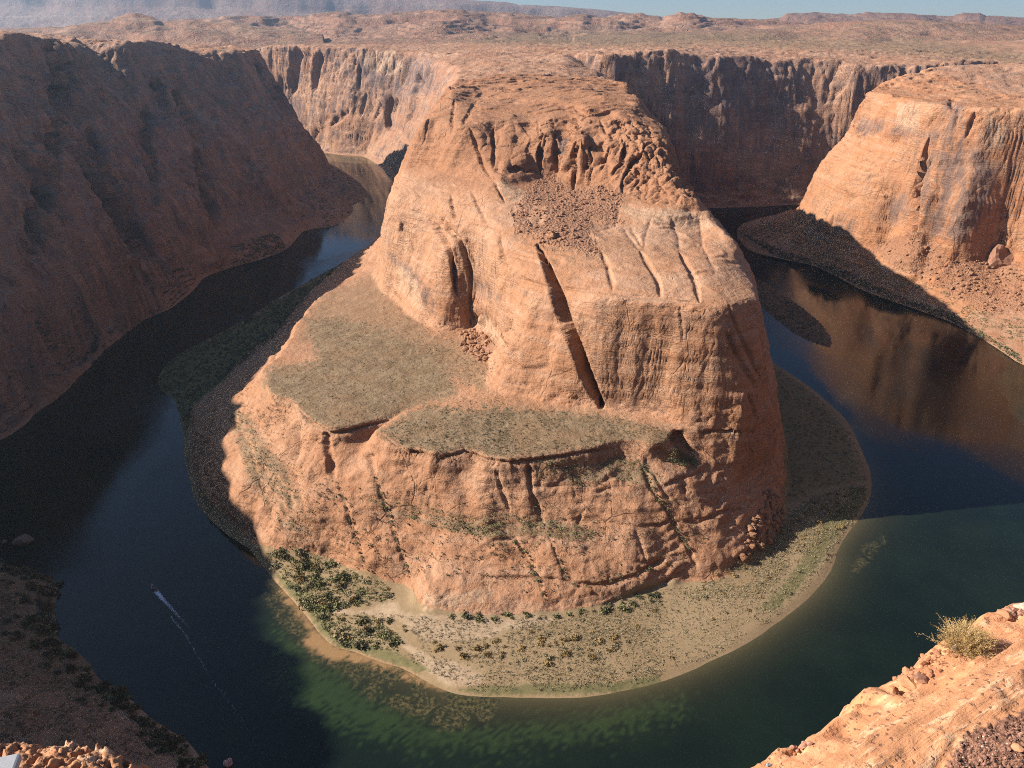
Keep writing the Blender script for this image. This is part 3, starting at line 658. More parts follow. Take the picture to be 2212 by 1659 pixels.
VARN_SHADE = [(R7([(330, -40), (450, -40), (410, 300), (300, 520), (290, 1060), (190, 1100), (230, 760), (330, 480)]), 22), (R7([(560, 180), (700, 200), (760, 420), (900, 700), (910, 880), (1040, 1050), (960, 1060), (700, 560), (600, 350)]), 18),  # gully stains plus crevice shade, painted dark on the shaded walls
         (R7([(950, -20), (1000, -20), (1000, 300), (1050, 520), (960, 520)]), 14), (R7([(1290, 300), (1390, 420), (1430, 800), (1370, 900), (1340, 500)]), 14), (R1([(300, 190), (380, 260), (470, 430), (440, 780), (340, 780), (330, 400)]), 20),
         (R1([(900, 430), (1040, 480), (1060, 680), (960, 900), (910, 760)]), 16), (R3([(0, 240), (300, 260), (500, 320), (560, 420), (520, 620), (0, 620)]), 30)]
VARN = [(R3([(800, 560), (1000, 560), (1100, 600), (1300, 640), (1300, 700), (1100, 640), (800, 620)]), 12), (R3([(1150, 700), (1400, 680), (1450, 800), (1400, 1000), (1300, 1130), (1150, 1100), (1080, 900)]), 16),
        (R3([(900, 950), (1030, 900), (1060, 1000), (950, 1060), (860, 1040)]), 14), (R3([(1200, 480), (1300, 480), (1280, 640), (1200, 620)]), 12), (R3([(700, 1000), (790, 1030), (780, 1090), (700, 1080)]), 12),
        (R2([(130, 140), (560, 190), (600, 350), (400, 400), (150, 330)]), 16), (R1([(1640, 560), (1800, 500), (1850, 700), (1740, 760)]), 12),
        (RC([(860, 520), (960, 540), (1100, 660), (1060, 700), (900, 640)]), 6), (RC([(130, 260), (420, 480), (520, 660), (560, 850), (440, 700), (200, 380)]), 10), (RB([(1050, 460), (1130, 470), (1130, 590), (1060, 600)]), 3)]
C8 = lambda pts: crop(1000, 2100, 0.72333, pts)
BAR_SAND = [(C8([(430, 390), (560, 430), (760, 370), (820, 430), (1100, 450), (1300, 470), (1700, 450), (1560, 500), (1400, 520), (1290, 560), (1100, 590), (950, 580), (860, 530), (780, 470), (640, 450), (440, 430)]), 6),
            (C8([(780, 590), (880, 620), (1000, 690), (1100, 700), (1230, 760), (1240, 820), (1060, 840), (960, 760), (860, 660)]), 6)]
BAR_BEACH = [(C8([(105, 215), (150, 270), (250, 390), (300, 440), (360, 540), (460, 620), (560, 640), (700, 690), (850, 740), (900, 780), (830, 760), (700, 715), (520, 700), (420, 670), (330, 590), (260, 500), (200, 380), (130, 290)]), 4)]
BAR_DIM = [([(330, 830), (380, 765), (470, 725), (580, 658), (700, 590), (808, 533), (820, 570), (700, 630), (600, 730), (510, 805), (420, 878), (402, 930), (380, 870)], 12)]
BAR_SHADE = [(R6([(1580, 330), (1660, 380), (1800, 500), (1990, 720), (2080, 960), (1800, 1010), (1640, 1100), (1600, 1300), (1300, 1500), (1450, 1250), (1550, 1000), (1560, 600)]), 12)]  # butte's shadow deepened in the ground colour, over brown scrub
BAR_GREEN = [(C8([(100, 200), (200, 260), (330, 350), (400, 440), (440, 560), (560, 600), (760, 640), (960, 740), (900, 760), (700, 690), (560, 640), (450, 620), (360, 540), (270, 410), (150, 280)]), 8),
             (C8([(1100, 850), (1300, 830), (1560, 820), (1900, 820), (2212, 770), (2212, 830), (1900, 870), (1500, 880), (1250, 880)]), 6),
             (R6([(2000, 980), (2100, 1000), (2060, 1120), (1900, 1300), (1820, 1420), (1700, 1560), (1600, 1659), (1500, 1659), (1640, 1520), (1780, 1330), (1860, 1180), (1980, 1060)]), 12)]
OLIVE_PLAIN = [([(1000, 92), (1130, 70), (1300, 70), (1640, 70), (1760, 84), (1990, 84), (2212, 116), (2400, 120), (2400, 142), (2212, 138), (1900, 112), (1700, 104), (1500, 98), (1250, 100)], 12)]
# water
WAT_SAND = [(C8([(105, 215), (250, 400), (350, 540), (460, 620), (700, 690), (900, 780), (1100, 860), (1000, 850), (900, 820), (700, 760), (560, 700), (420, 700), (310, 640), (260, 580), (300, 560), (210, 440), (130, 330)]), 7)]
WAT_WEED = [(C8([(90, 240), (150, 290), (300, 540), (240, 570), (330, 690), (480, 740), (640, 900), (800, 960), (1000, 1060), (1150, 1060), (1320, 1000), (1350, 900), (1000, 850), (800, 740), (560, 690), (430, 690), (300, 640), (130, 480), (70, 350)]), 16)]
WAT_GREEN = [(C8([(160, 560), (260, 620), (420, 740), (600, 860), (800, 980), (1000, 1060), (1300, 1080), (1800, 1010), (2300, 900), (2300, 960), (1900, 1080), (1300, 1150), (900, 1140), (500, 1050), (250, 930), (100, 800)]), 60)]
def addp(A, polys, px, py, val=1.0):
    for poly, soft in polys: A = np.maximum(A, pmask(px, py, poly, soft) * val)
    return A

# ------------------------------------------------------------------ materials
def mat(name):
    mt = bpy.data.materials.new(name); mt.use_nodes = True
    t = mt.node_tree; t.nodes.clear()
    o = t.nodes.new("ShaderNodeOutputMaterial"); b = t.nodes.new("ShaderNodeBsdfPrincipled")
    t.links.new(b.outputs[0], o.inputs[0])
    b.inputs["Roughness"].default_value = 0.9
    b.inputs["Specular IOR Level"].default_value = 0.15
    return mt, t, b
class NB:
    def __init__(s, t): s.t = t
    def n(s, k, **kw):
        q = s.t.nodes.new(k)
        for a, b in kw.items(): setattr(q, a, b)
        return q
    def l(s, a, b): s.t.links.new(a, b)
    def pos(s): return s.n("ShaderNodeNewGeometry").outputs["Position"]
    def scale(s, v, sc):
        q = s.n("ShaderNodeVectorMath", operation='MULTIPLY'); s.l(v, q.inputs[0]); q.inputs[1].default_value = sc; return q.outputs[0]
    def addv(s, v, u):
        q = s.n("ShaderNodeVectorMath", operation='ADD'); s.l(v, q.inputs[0]); s.l(u, q.inputs[1]); return q.outputs[0]
    def noise(s, v, sc=1.0, det=4, rough=.55, dist=0.0, col=False):
        q = s.n("ShaderNodeTexNoise"); s.l(v, q.inputs["Vector"]); q.inputs["Scale"].default_value = sc; q.inputs["Detail"].default_value = det
        q.inputs["Roughness"].default_value = rough; q.inputs["Distortion"].default_value = dist
        return q.outputs["Color" if col else "Fac"]
    def vor(s, v, sc=1.0, feat='F1', out="Distance"):
        q = s.n("ShaderNodeTexVoronoi", feature=feat); s.l(v, q.inputs["Vector"]); q.inputs["Scale"].default_value = sc; return q.outputs[out]
    def math(s, op, a, b=None, clamp=False):
        q = s.n("ShaderNodeMath", operation=op, use_clamp=clamp)
        for i, v in enumerate((a, b)):
            if v is None: continue
            if isinstance(v, (int, float)): q.inputs[i].default_value = v
            else: s.l(v, q.inputs[i])
        return q.outputs[0]
    def ramp(s, v, lo, hi, a=0.0, b=1.0, smooth=True):
        q = s.n("ShaderNodeMapRange", interpolation_type='SMOOTHSTEP' if smooth else 'LINEAR'); s.l(v, q.inputs[0])
        for i, k in zip((1, 2, 3, 4), (lo, hi, a, b)): q.inputs[i].default_value = k
        return q.outputs[0]
    def mix(s, f, a, b):
        q = s.n("ShaderNodeMix", data_type='RGBA')
        for i, v in ((0, f), (6, a), (7, b)):
            if isinstance(v, (int, float)): q.inputs[i].default_value = v
            elif isinstance(v, tuple): q.inputs[i].default_value = (*v, 1)
            else: s.l(v, q.inputs[i])
        return q.outputs[2]
    def bump(s, h, dist, strength=1.0, prev=None):
        q = s.n("ShaderNodeBump"); s.l(h, q.inputs["Height"]); q.inputs["Distance"].default_value = dist; q.inputs["Strength"].default_value = strength
        if prev is not None: s.l(prev, q.inputs["Normal"])
        return q.outputs[0]

def rock_material(name, A, B, C, varn=0.5, gain=0.63, far=0.0, flatcover=0.5, soil=(0.40, 0.225, 0.13), vlo=.46, bk=1.0, cap=None, vcol=(0.20, 0.15, 0.135)):
    """A/B main sandstone tones, C pale beds; attributes: olive, rubble, pale, varnish with painted wall shade (ma), sand, beach, green with painted bar shade, veg (mb)"""
    mt, t, b = mat(name); g = NB(t)
    pos = g.pos()
    ma = g.n("ShaderNodeAttribute", attribute_name="ma"); mb = g.n("ShaderNodeAttribute", attribute_name="mb")
    sa = g.n("ShaderNodeSeparateColor"); g.l(ma.outputs["Color"], sa.inputs[0]); sb = g.n("ShaderNodeSeparateColor"); g.l(mb.outputs["Color"], sb.inputs[0])
    olive, rub, pale = sa.outputs; sand, beach, green = sb.outputs
    vam = ma.outputs["Alpha"]
    s = 1.0 + far
    big = g.noise(pos, 0.012 / s, 4, .6)
    med = g.noise(pos, 0.07 / s, 5, .6, 0.6)
    fine = g.noise(pos, 0.6 / s, 4, .65)
    col = g.mix(g.ramp(big, .35, .65), A, B)
    # beds: nearly level, wavy
    bed = g.noise(g.addv(g.scale(pos, (0.012 / s, 0.012 / s, 0.22 / s)), g.scale(g.noise(pos, 0.01, 2, .5, 0, True), (.6, .6, .6))), 1.0, 5, .6)
    col = g.mix(g.ramp(bed, .52, .64, 0, .42), col, C)
    col = g.mix(g.ramp(bed, .34, .45, .4, 0), col, tuple(c * .70 for c in A))
    col = g.mix(g.ramp(med, .42, .68, 0, .35), col, C)
    if cap:
        sz = g.n("ShaderNodeSeparateXYZ"); g.l(pos, sz.inputs[0])
        zc = g.math('ADD', sz.outputs[2], g.math('MULTIPLY', g.noise(pos, 0.03, 3, .6), 14))
        col = g.mix(g.ramp(zc, 172, 182, 0, .75), col, cap)
        col = g.mix(g.ramp(zc, 150, 75, 0, .25), col, A)
    geo = g.n("ShaderNodeNewGeometry"); sn = g.n("ShaderNodeSeparateXYZ"); g.l(geo.outputs["True Normal"], sn.inputs[0])
    steep = g.ramp(sn.outputs[2], .72, .35)
    # desert varnish running down the walls; its mask also carries painted wall shade
    st = g.noise(g.scale(pos, (0.11 / s, 0.11 / s, 0.012 / s)), 1.0, 5, .65, .3)
    patch = g.noise(pos, 0.018, 3, .6)
    vs = g.math('MULTIPLY', g.ramp(st, vlo + .02, vlo + .18), g.ramp(patch, vlo, vlo + .14))
    vs = g.math('MULTIPLY', g.math('MULTIPLY', vs, steep), varn)
    vp = g.math('MULTIPLY', vam, g.ramp(st, .36, .56, .1, .85))
    v = g.math('MAXIMUM', vs, vp)
    col = g.mix(v, col, vcol)
    ps = g.noise(g.scale(pos, (0.35 / s, 0.35 / s, 0.02 / s)), 1.0, 3, .6)
    col = g.mix(g.math('MULTIPLY', pale, g.ramp(ps, .38, .58, .25, .9)), col, (0.62, 0.42, 0.28))
    # soil and sparse low scrub on level ground
    flat = g.ramp(sn.outputs[2], .90, .97)
    scr = g.noise(pos, 0.025, 5, .6)
    if flatcover > 0:
        f1 = g.math('MULTIPLY', g.math('MULTIPLY', flat, g.ramp(scr, .42, .58)), flatcover)
        col = g.mix(f1, col, soil)
    dots = g.vor(pos, 0.42 / s)
    dn = g.noise(pos, 0.05 / s, 3, .6)
    dm = g.math('MULTIPLY', g.ramp(dots, .34, .18), g.ramp(dn, .45, .6))
    col = g.mix(g.math('MULTIPLY', g.math('MULTIPLY', dm, flat), .55 if flatcover > 0 else 0.0), col, (0.10, 0.10, 0.055))
    # olive flats
    oc = g.mix(g.ramp(g.noise(pos, 0.09, 5, .65), .35, .65), (0.235, 0.165, 0.095), (0.34, 0.25, 0.155))
    oc = g.mix(g.ramp(g.vor(pos, 0.7), .30, .12, 0, .45), oc, (0.085, 0.078, 0.04))
    oc = g.mix(g.ramp(g.vor(g.addv(pos, g.scale(pos, (.3, .2, 0))), 0.55), .22, .08, 0, .5), oc, (0.40, 0.33, 0.2))
    oc = g.mix(g.ramp(g.noise(pos, 0.03, 4, .6), .48, .66, 0, .55), oc, (0.33, 0.20, 0.11))
    of = g.math('MULTIPLY', olive, g.ramp(sn.outputs[2], .55, .8))
    col = g.mix(of, col, oc)
    # rubble
    rc = g.mix(g.ramp(g.noise(pos, 0.35, 5, .7), .35, .65), (0.30, 0.15, 0.09), (0.44, 0.235, 0.145))
    rc = g.mix(g.ramp(g.vor(pos, 0.55), .28, .12, 0, .5), rc, (0.38, 0.21, 0.13))
    col = g.mix(rub, col, rc)
    # bar: sand, beach, green edge; the green mask also carries painted shade
    sc = g.mix(g.ramp(g.noise(pos, 0.2, 5, .6), .4, .6), (0.50, 0.36, 0.235), (0.58, 0.43, 0.29))
    col = g.mix(sand, col, sc)
    col = g.mix(beach, col, (0.50, 0.31, 0.18))
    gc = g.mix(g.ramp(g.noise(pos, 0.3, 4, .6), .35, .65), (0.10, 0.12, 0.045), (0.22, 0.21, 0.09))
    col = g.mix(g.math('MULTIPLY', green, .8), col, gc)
    col = g.mix(g.ramp(fine, .35, .7, .0, .22), col, tuple(c * .62 for c in A))
    wob = g.noise(pos, 0.02 / s, 4, .55, 0, True)
    bz = g.noise(g.addv(g.scale(pos, (0.010 / s, 0.010 / s, 0.11 / s)), g.scale(wob, (1.1, 1.1, 1.1))), 1.0, 3, .5)
    ln = g.math('PINGPONG', g.math('MULTIPLY', bz, 26.0), .5)
    lmask = g.math('MULTIPLY', g.ramp(g.noise(pos, 0.035 / s, 3, .6), .42, .58), steep if bk > .5 else 0.0)
    lm = g.math('MULTIPLY', g.ramp(ln, .13, .02), lmask)
    col = g.mix(g.math('MULTIPLY', lm, .42), col, tuple(c * .42 for c in A))
    jv = g.n("ShaderNodeTexVoronoi", feature='DISTANCE_TO_EDGE'); jv.inputs["Scale"].default_value = 0.04 / s
    g.l(g.addv(g.scale(pos, (1, 1, .45)), g.scale(wob, (22 * s, 22 * s, 9 * s))), jv.inputs["Vector"])
    jm = g.math('MULTIPLY', g.ramp(jv.outputs["Distance"], .022, .004), g.ramp(g.noise(pos, 0.022 / s, 3, .6), .50, .60))
    jm = g.math('MULTIPLY', jm, g.ramp(sn.outputs[2], .97, .85) if bk > .5 else 0.0)
    col = g.mix(g.math("MULTIPLY", jm, .28), col, tuple(c * .32 for c in A))
    gr_ = g.noise(pos, 1.1 / s, 3, .75)
    col = g.mix(g.ramp(gr_, .50, .72, 0, .30), col, tuple(c * .5 for c in A))
    col = g.mix(g.ramp(gr_, .46, .28, 0, .22), col, C)
    hs = g.n("ShaderNodeHueSaturation"); hs.inputs["Value"].default_value = gain; g.l(col, hs.inputs["Color"])
    g.l(hs.outputs[0], b.inputs["Base Color"])
    # relief too fine for the mesh
    cb = g.noise(g.addv(g.scale(pos, (0.05 / s, 0.05 / s, 0.9 / s)), g.scale(g.noise(pos, 0.03, 3, .5, 0, True), (5, 5, 5))), 1.0, 4, .6)
    n1 = g.bump(cb, 1.0 * s, .6 * bk)
    n1 = g.bump(g.noise(pos, 0.22 / s, 6, .62, .4), 2.4 * s, .6 * bk, n1)
    rb = g.math('MULTIPLY', g.vor(pos, 0.5), rub)
    n1 = g.bump(rb, 1.6, .8, n1)
    n1 = g.bump(g.noise(pos, 1.3 / s, 3, .6), 0.35 * s, .6 * bk, n1)
    n1 = g.bump(g.math('SUBTRACT', 1.0, g.math('ADD', g.math('MULTIPLY', lm, .6), g.math('MULTIPLY', jm, .5))), 1.0 * s, .8, n1)
    g.l(n1, b.inputs["Normal"])
    return mt
M_PEN = rock_material("peninsula_sandstone", (0.53, 0.262, 0.14), (0.58, 0.32, 0.19), (0.65, 0.43, 0.30), varn=.35, flatcover=.35, cap=(0.40, 0.185, 0.095))
M_BAR = rock_material("river_bar_ground", (0.36, 0.25, 0.14), (0.42, 0.30, 0.175), (0.46, 0.34, 0.205), varn=0, flatcover=.0, bk=.12)
M_OUT = rock_material("canyon_sandstone", (0.48, 0.24, 0.14), (0.53, 0.30, 0.19), (0.61, 0.41, 0.29), varn=.7, flatcover=.6, far=.4, vlo=.39, vcol=(0.15, 0.125, 0.135))  # varnish tint leans purple to carry the left wall's shade
M_CLF = rock_material("cliff_sandstone", (0.54, 0.235, 0.11), (0.58, 0.29, 0.155), (0.62, 0.40, 0.26), varn=.45, flatcover=.3, far=.2)
M_FAR = rock_material("distant_sandstone", (0.38, 0.19, 0.12), (0.44, 0.24, 0.155), (0.55, 0.36, 0.25), varn=.3, flatcover=.9, far=5, soil=(0.30, 0.20, 0.125))

# ------------------------------------------------------------------ mesh helpers
def mesh_from(name, V, F, material, smooth=True):
    me = bpy.data.meshes.new(name)
    V = np.ascontiguousarray(V, dtype=np.float32); F = np.ascontiguousarray(F, dtype=np.int32)
    me.vertices.add(len(V)); me.vertices.foreach_set("co", V.ravel())
    k = F.shape[1]
    me.loops.add(F.size); me.loops.foreach_set("vertex_index", F.ravel())
    me.polygons.add(len(F)); me.polygons.foreach_set("loop_start", np.arange(0, F.size, k, dtype=np.int32))
    me.polygons.foreach_set("loop_total", np.full(len(F), k, np.int32))
    me.update(calc_edges=True)
    me.polygons.foreach_set("use_smooth", np.full(len(F), smooth, bool))
    if material: me.materials.append(material)
    return me
def grid_obj(name, V, keep, material, attrs=None, smooth=True):
    ny, nx = V.shape[:2]
    idx = np.arange(ny * nx).reshape(ny, nx)
    F = np.stack([idx[:-1, :-1], idx[:-1, 1:], idx[1:, 1:], idx[1:, :-1]], -1)
    F = F[keep] if keep is not None else F.reshape(-1, 4)
    F = F.reshape(-1, 4)
    used = np.unique(F); rm = np.full(ny * nx, -1, np.int64); rm[used] = np.arange(len(used))
    me = mesh_from(name, V.reshape(-1, 3)[used], rm[F], material, smooth)
    for an, arr in (attrs or {}).items():
        at = me.attributes.new(an, 'FLOAT_COLOR', 'POINT')
        at.data.foreach_set("color", np.ascontiguousarray(arr.reshape(-1, 4)[used], dtype=np.float32).ravel())
    o = bpy.data.objects.new(name, me); COL.objects.link(o)
    return o
def tag(o, label=None, cat=None, group=None, kind=None):
    if label: o["label"] = label
    if cat: o["category"] = cat
    if group: o["group"] = group
    if kind: o["kind"] = kind
    return o
def masks(V, pen):
    px, py, _ = proj(V[..., 0], V[..., 1], V[..., 2]); Z = V[..., 2]
    z0 = np.zeros(px.shape, F32)
    ol = np.maximum(addp(z0, BENCH_OLIVE, px, py), addp(z0, BENCH_THIN, px, py, .6)) * (Z > 55) * (Z < 80) * pen
    ol = np.maximum(ol, addp(z0, SLOPE_OLIVE, px, py, .8) * (Z > 8) * (Z < 72) * pen)
    pl = addp(z0, OLIVE_PLAIN, px, py, .75) * (V[..., 1] > 1400)
    ol = np.maximum(ol, pl)
    rb = addp(z0, RUBBLE, px, py, .8) * pen
    rb = np.maximum(rb, addp(z0, TALUS, px, py, .7) * (~pen) * (Z < 95))
    rb = rb * (1 - addp(z0, RUB_HOLE, px, py))
    pa = addp(z0, PALE, px, py); va = np.maximum(addp(z0, VARN, px, py), addp(z0, VARN_SHADE, px, py, .9))
    va = np.maximum(va, pmask(px, py, [(-30, 72), (300, 92), (520, 124), (600, 270), (640, 345), (770, 400), (650, 485), (430, 590), (-30, 930)], 20) * .6)  # shade of the whole left wall painted in through the varnish mask
    ma = np.stack([ol, rb, pa, va], -1)
    lo = (Z < 12)
    sa = addp(z0, BAR_SAND, px, py) * lo; be = addp(z0, BAR_BEACH, px, py) * lo; gr = np.maximum(np.maximum(addp(z0, BAR_GREEN, px, py), addp(z0, BAR_DIM, px, py, 1.1)), addp(z0, BAR_SHADE, px, py, .5)) * lo
    mb = np.stack([sa, be, gr, np.ones_like(sa)], -1)
    return ma, mb

# ------------------------------------------------------------------ the peninsula (fine) and what surrounds it (coarser with distance)
FX0, FX1, FY0, FY1 = -345.0, 300.0, 270.0, 1130.0
def steps(*seg):
    out = [np.arange(a, b - 1e-6, s) for a, b, s in seg]; return np.concatenate(out + [[seg[-1][1]]])
xs = steps((FX0, -150, .9), (-150, 215, .7), (215, FX1, .9))
ys = steps((FY0, 425, .75), (425, 530, .5), (530, 660, .7), (660, 790, .6), (790, FY1, .9))
FXS, FYS = xs, ys
V, pen, st, Zb = surface(xs, ys)
print("fine", V.shape, round(time.time() - T0, 1))
FINE = V
ma, mb = masks(V, pen)
# outer talus fields in the fine patch get a little scrub tone
Zc = V[:-1, :-1, 2]; pc = pen[:-1, :-1]
Xc = V[:-1, :-1, 0]; Yc = V[:-1, :-1, 1]
wet = np.maximum.reduce([V[:-1, :-1, 2], V[1:, 1:, 2], V[:-1, 1:, 2], V[1:, :-1, 2]]) > -2.5
ibar = pc & ~inside(Xc, Yc, PEN[1])
ibutte = pc & inside(Xc, Yc, PEN[4])
iben = pc & ~ibar & ~ibutte
at = {"ma": ma, "mb": mb}
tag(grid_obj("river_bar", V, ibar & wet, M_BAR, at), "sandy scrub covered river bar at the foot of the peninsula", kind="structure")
tag(grid_obj("slickrock_terrain", V, iben & wet, M_PEN, at), "rounded orange slickrock slope with a flat olive bench on top", kind="structure")
tag(grid_obj("butte_terrain", V, ibutte & wet, M_PEN, at), "tall orange sandstone butte inside the river bend", kind="structure")
M_BANK = rock_material("bank_ground", (0.27, 0.15, 0.085), (0.33, 0.20, 0.12), (0.38, 0.26, 0.16), varn=0, flatcover=.6, bk=.4)
tag(grid_obj("river_bank", V, (~pc) & wet, M_BANK, at), kind="structure")

HOLES = [(FX0, FX1, FY0, FY1)]
def outer(name, xs, ys, label=None, material=None):
    V, pen, st, Zb = surface(xs, ys)
    ma, mb = masks(V, pen)
    X = V[:-1, :-1, 0]; Y = V[:-1, :-1, 1]
    hole = np.zeros(X.shape, bool)
    for a, b, c, d in HOLES: hole |= (X > a + 4) & (X < b - 6) & (Y > c + 4) & (Y < d - 6)
    wet = np.maximum.reduce([V[:-1, :-1, 2], V[1:, 1:, 2], V[:-1, 1:, 2], V[1:, :-1, 2]]) > -2.5
    # talus tone
    tag(grid_obj(name, V, (~hole) & wet, material or M_OUT, {"ma": ma, "mb": mb}), label, kind="structure")
    return V
outer("cliff_terrain", np.arange(FX1 - 8, 640, 1.1), np.arange(800, 1290, 1.1), "smooth orange cliff with dark varnish on the outer side of the bend", M_CLF)
HOLES.append((FX1 - 8, 638, 800, 1289))
CO = outer("canyon_terrain", np.arange(-950, 1050.1, 2.4), np.arange(110, 2352, 2.4), "layered sandstone canyon walls and tableland around the river bend")
print("coarse", round(time.time() - T0, 1))
outer("plateau_terrain", np.arange(-1760, -944, 7.0), np.arange(-250, 2356, 7.0))
outer("plateau_terrain", np.arange(1044, 1765, 6.0), np.arange(-250, 2356, 6.0))
outer("rim_terrain", np.arange(-950, 1050.1, 4.0), np.arange(-250, 114.5, 4.0))

# far country, rows spaced with distance
us = np.linspace(-0.86, 0.86, 1250); Ys = 2346 * (12400 / 2346) ** (np.linspace(0, 1, 560) ** 1.0)
U, YY = np.meshgrid(us, Ys); XX = (U * YY)
ZZ = zplat(XX, YY)
ZZ = ZZ + plateau_detail(XX, YY) * 0.9 - 1.0 * (YY < 2352)
ZZ = far_add(XX, YY, ZZ)
ero = (1 - np.abs(fbm2(XX, YY, 260.0, 4, 40.0)) * 1.6)
ZZ = ZZ + (ero - .6) * 6 * sm(2500, 3600, YY)
Vf = np.stack([XX, YY, ZZ], 2)
maf, mbf = masks(Vf, np.zeros(XX.shape, bool))
far_face = (YY[:-1, :-1] > 7200)
tag(grid_obj("distant_plateau", Vf, ~far_face, M_FAR, {"ma": maf, "mb": mbf}), kind="structure")
M_MESA = rock_material("mesa_rock", (0.36, 0.20, 0.15), (0.46, 0.31, 0.24), (0.66, 0.52, 0.42), varn=.5, flatcover=.3, far=9)
tag(grid_obj("mesa_hills", Vf, far_face, M_MESA, {"ma": maf, "mb": mbf}), kind="structure")
print("far", round(time.time() - T0, 1))
#@@PART2
# ------------------------------------------------------------------ river
def river():
    mt, t, b = mat("river_water"); g = NB(t)
    at = g.n("ShaderNodeAttribute", attribute_name="wa"); s = g.n("ShaderNodeSeparateColor"); g.l(at.outputs["Color"], s.inputs[0])
    sandm, weed, green = s.outputs; shal = at.outputs["Alpha"]
    pos = g.pos()
    deep = g.mix(g.ramp(g.noise(pos, 0.02, 4, .6), .35, .65), (0.0042, 0.0085, 0.006), (0.0065, 0.0125, 0.0078))
    c = g.mix(green, deep, (0.018, 0.034, 0.012))
    c = g.mix(g.ramp(shal, .0, .95, 0, 1, False), c, (0.062, 0.052, 0.025))
    c = g.mix(sandm, c, (0.25, 0.15, 0.07))
    wn = g.noise(pos, 0.09, 6, .7, 1.0)
    wc = g.mix(g.ramp(g.noise(pos, 0.5, 4, .7), .42, .62), (0.02, 0.022, 0.012), (0.085, 0.07, 0.03))
    c = g.mix(g.math('MULTIPLY', weed, g.ramp(wn, .42, .52)), c, wc)
    g.l(c, b.inputs["Base Color"])
    g.l(g.ramp(g.noise(g.scale(pos, (1, .5, 1)), 0.012, 4, .6, .6), .42, .62, .07, .2), b.inputs["Roughness"])
    b.inputs["IOR"].default_value = 1.333
    b.inputs["Specular IOR Level"].default_value = 0.5
    n1 = g.bump(g.noise(pos, 0.35, 4, .6), 0.05, .5)
    n1 = g.bump(g.noise(pos, 1.6, 2, .6), 0.012, .5, n1)
    g.l(n1, b.inputs["Normal"])
    xs = np.arange(-500, 640.1, 2.0); ys = np.arange(100, 1500.1, 2.0)
    X, Y = np.meshgrid(xs, ys); Z = np.zeros_like(X)
    px, py, _ = proj(X, Y, Z)
    z0 = np.zeros(X.shape, F32)
    d = dist_poly(X, Y, PEN[0][:, :2])[0]
    # underwater shelf, wide off the front and right of the bar
    wdt = np.interp(X, [-340, -150, -60, 60, 150, 260, 400], [2, 3, 8, 6, 6, 7, 8]) * (Y < 560) + 2
    shal = np.exp(-d / wdt) * sm(-200, -120, X)
    sa = addp(z0, WAT_SAND, px, py); we = addp(z0, WAT_WEED, px, py)
    we = np.maximum(we, pmask(px, py, R6([(2000, 1480), (2060, 1330), (2180, 1260), (2190, 1300), (2080, 1420)]), 8) * .8)
    gr = addp(z0, WAT_GREEN, px, py)
    wa = np.stack([sa, we, gr, shal], -1)
    V = np.stack([X, Y, Z], 2)
    o = grid_obj("river_water", V, None, mt, {"wa": wa}); tag(o, "dark green river curving round the butte", kind="structure")
    for x0, x1, y0, y1 in ((-1900, -500, -100, 2600), (640, 1900, -100, 2600), (-500, 640, 1500, 2600), (-500, 640, -100, 100)):
        X, Y = np.meshgrid(np.linspace(x0, x1, 9), np.linspace(y0, y1, 9))
        tag(grid_obj("river_water", np.stack([X, Y, X * 0], 2), None, mt), kind="structure")
river()

# ------------------------------------------------------------------ finding the ground again
def zfine(x, y):
    if FX0 < x < FX1 and FY0 < y < FY1:
        i = int(np.searchsorted(FXS, x)); j = int(np.searchsorted(FYS, y)); return float(FINE[j, i, 2])
    i = int(round((x + 950) / 2.4)); j = int(round((y - 110) / 2.4))
    if 0 <= i < CO.shape[1] and 0 <= j < CO.shape[0]: return float(CO[j, i, 2])
    return 0.0
rnd = random.Random(5)
nr = np.random.RandomState(11)
# ------------------------------------------------------------------ haze
def haze():
    mt = bpy.data.materials.new("haze_air"); mt.use_nodes = True; t = mt.node_tree; t.nodes.clear()
    o = t.nodes.new("ShaderNodeOutputMaterial"); v = t.nodes.new("ShaderNodeVolumePrincipled")
    v.inputs["Color"].default_value = (0.66, 0.82, 1.0, 1); v.inputs["Density"].default_value = 8.5e-5; v.inputs["Anisotropy"].default_value = 0.75
    t.links.new(v.outputs[0], o.inputs["Volume"])
    mt.cycles.homogeneous_volume = True
    x, y0, y1, z0, z1 = 11500, -420, 12600, -40, 1000
    V = [(-x, y0, z0), (x, y0, z0), (x, y1, z0), (-x, y1, z0), (-x, y0, z1), (x, y0, z1), (x, y1, z1), (-x, y1, z1)]
    F = [(0, 3, 2, 1), (4, 5, 6, 7), (0, 1, 5, 4), (1, 2, 6, 5), (2, 3, 7, 6), (3, 0, 4, 7)]
    me = mesh_from("haze", V, F, mt, False); ob = bpy.data.objects.new("haze", me); COL.objects.link(ob)
    tag(ob, kind="stuff")
haze()

# ------------------------------------------------------------------ plants and stones
def simple(name, col, var=0.25, rough=.9, spec=.1, nscale=2.0, bump=0.0):
    col = tuple(k * .85 for k in col)
    mt, t, b = mat(name); g = NB(t)
    n = g.noise(g.pos(), nscale, 3, .6)
    oi = g.n("ShaderNodeObjectInfo")
    f = g.math('ADD', g.math('MULTIPLY', n, .7), g.math('MULTIPLY', oi.outputs["Random"], .3))
    c = g.mix(g.ramp(f, .3, .7), tuple(k * (1 - var) for k in col), tuple(min(1, k * (1 + var)) for k in col))
    g.l(c, b.inputs["Base Color"]); b.inputs["Roughness"].default_value = rough; b.inputs["Specular IOR Level"].default_value = spec
    if bump: g.l(g.bump(n, bump), b.inputs["Normal"])
    return mt
L_GREEN = simple("shrub_green", (0.19, 0.185, 0.085), .45)
L_DARK = simple("shrub_dark", (0.105, 0.11, 0.06), .4)
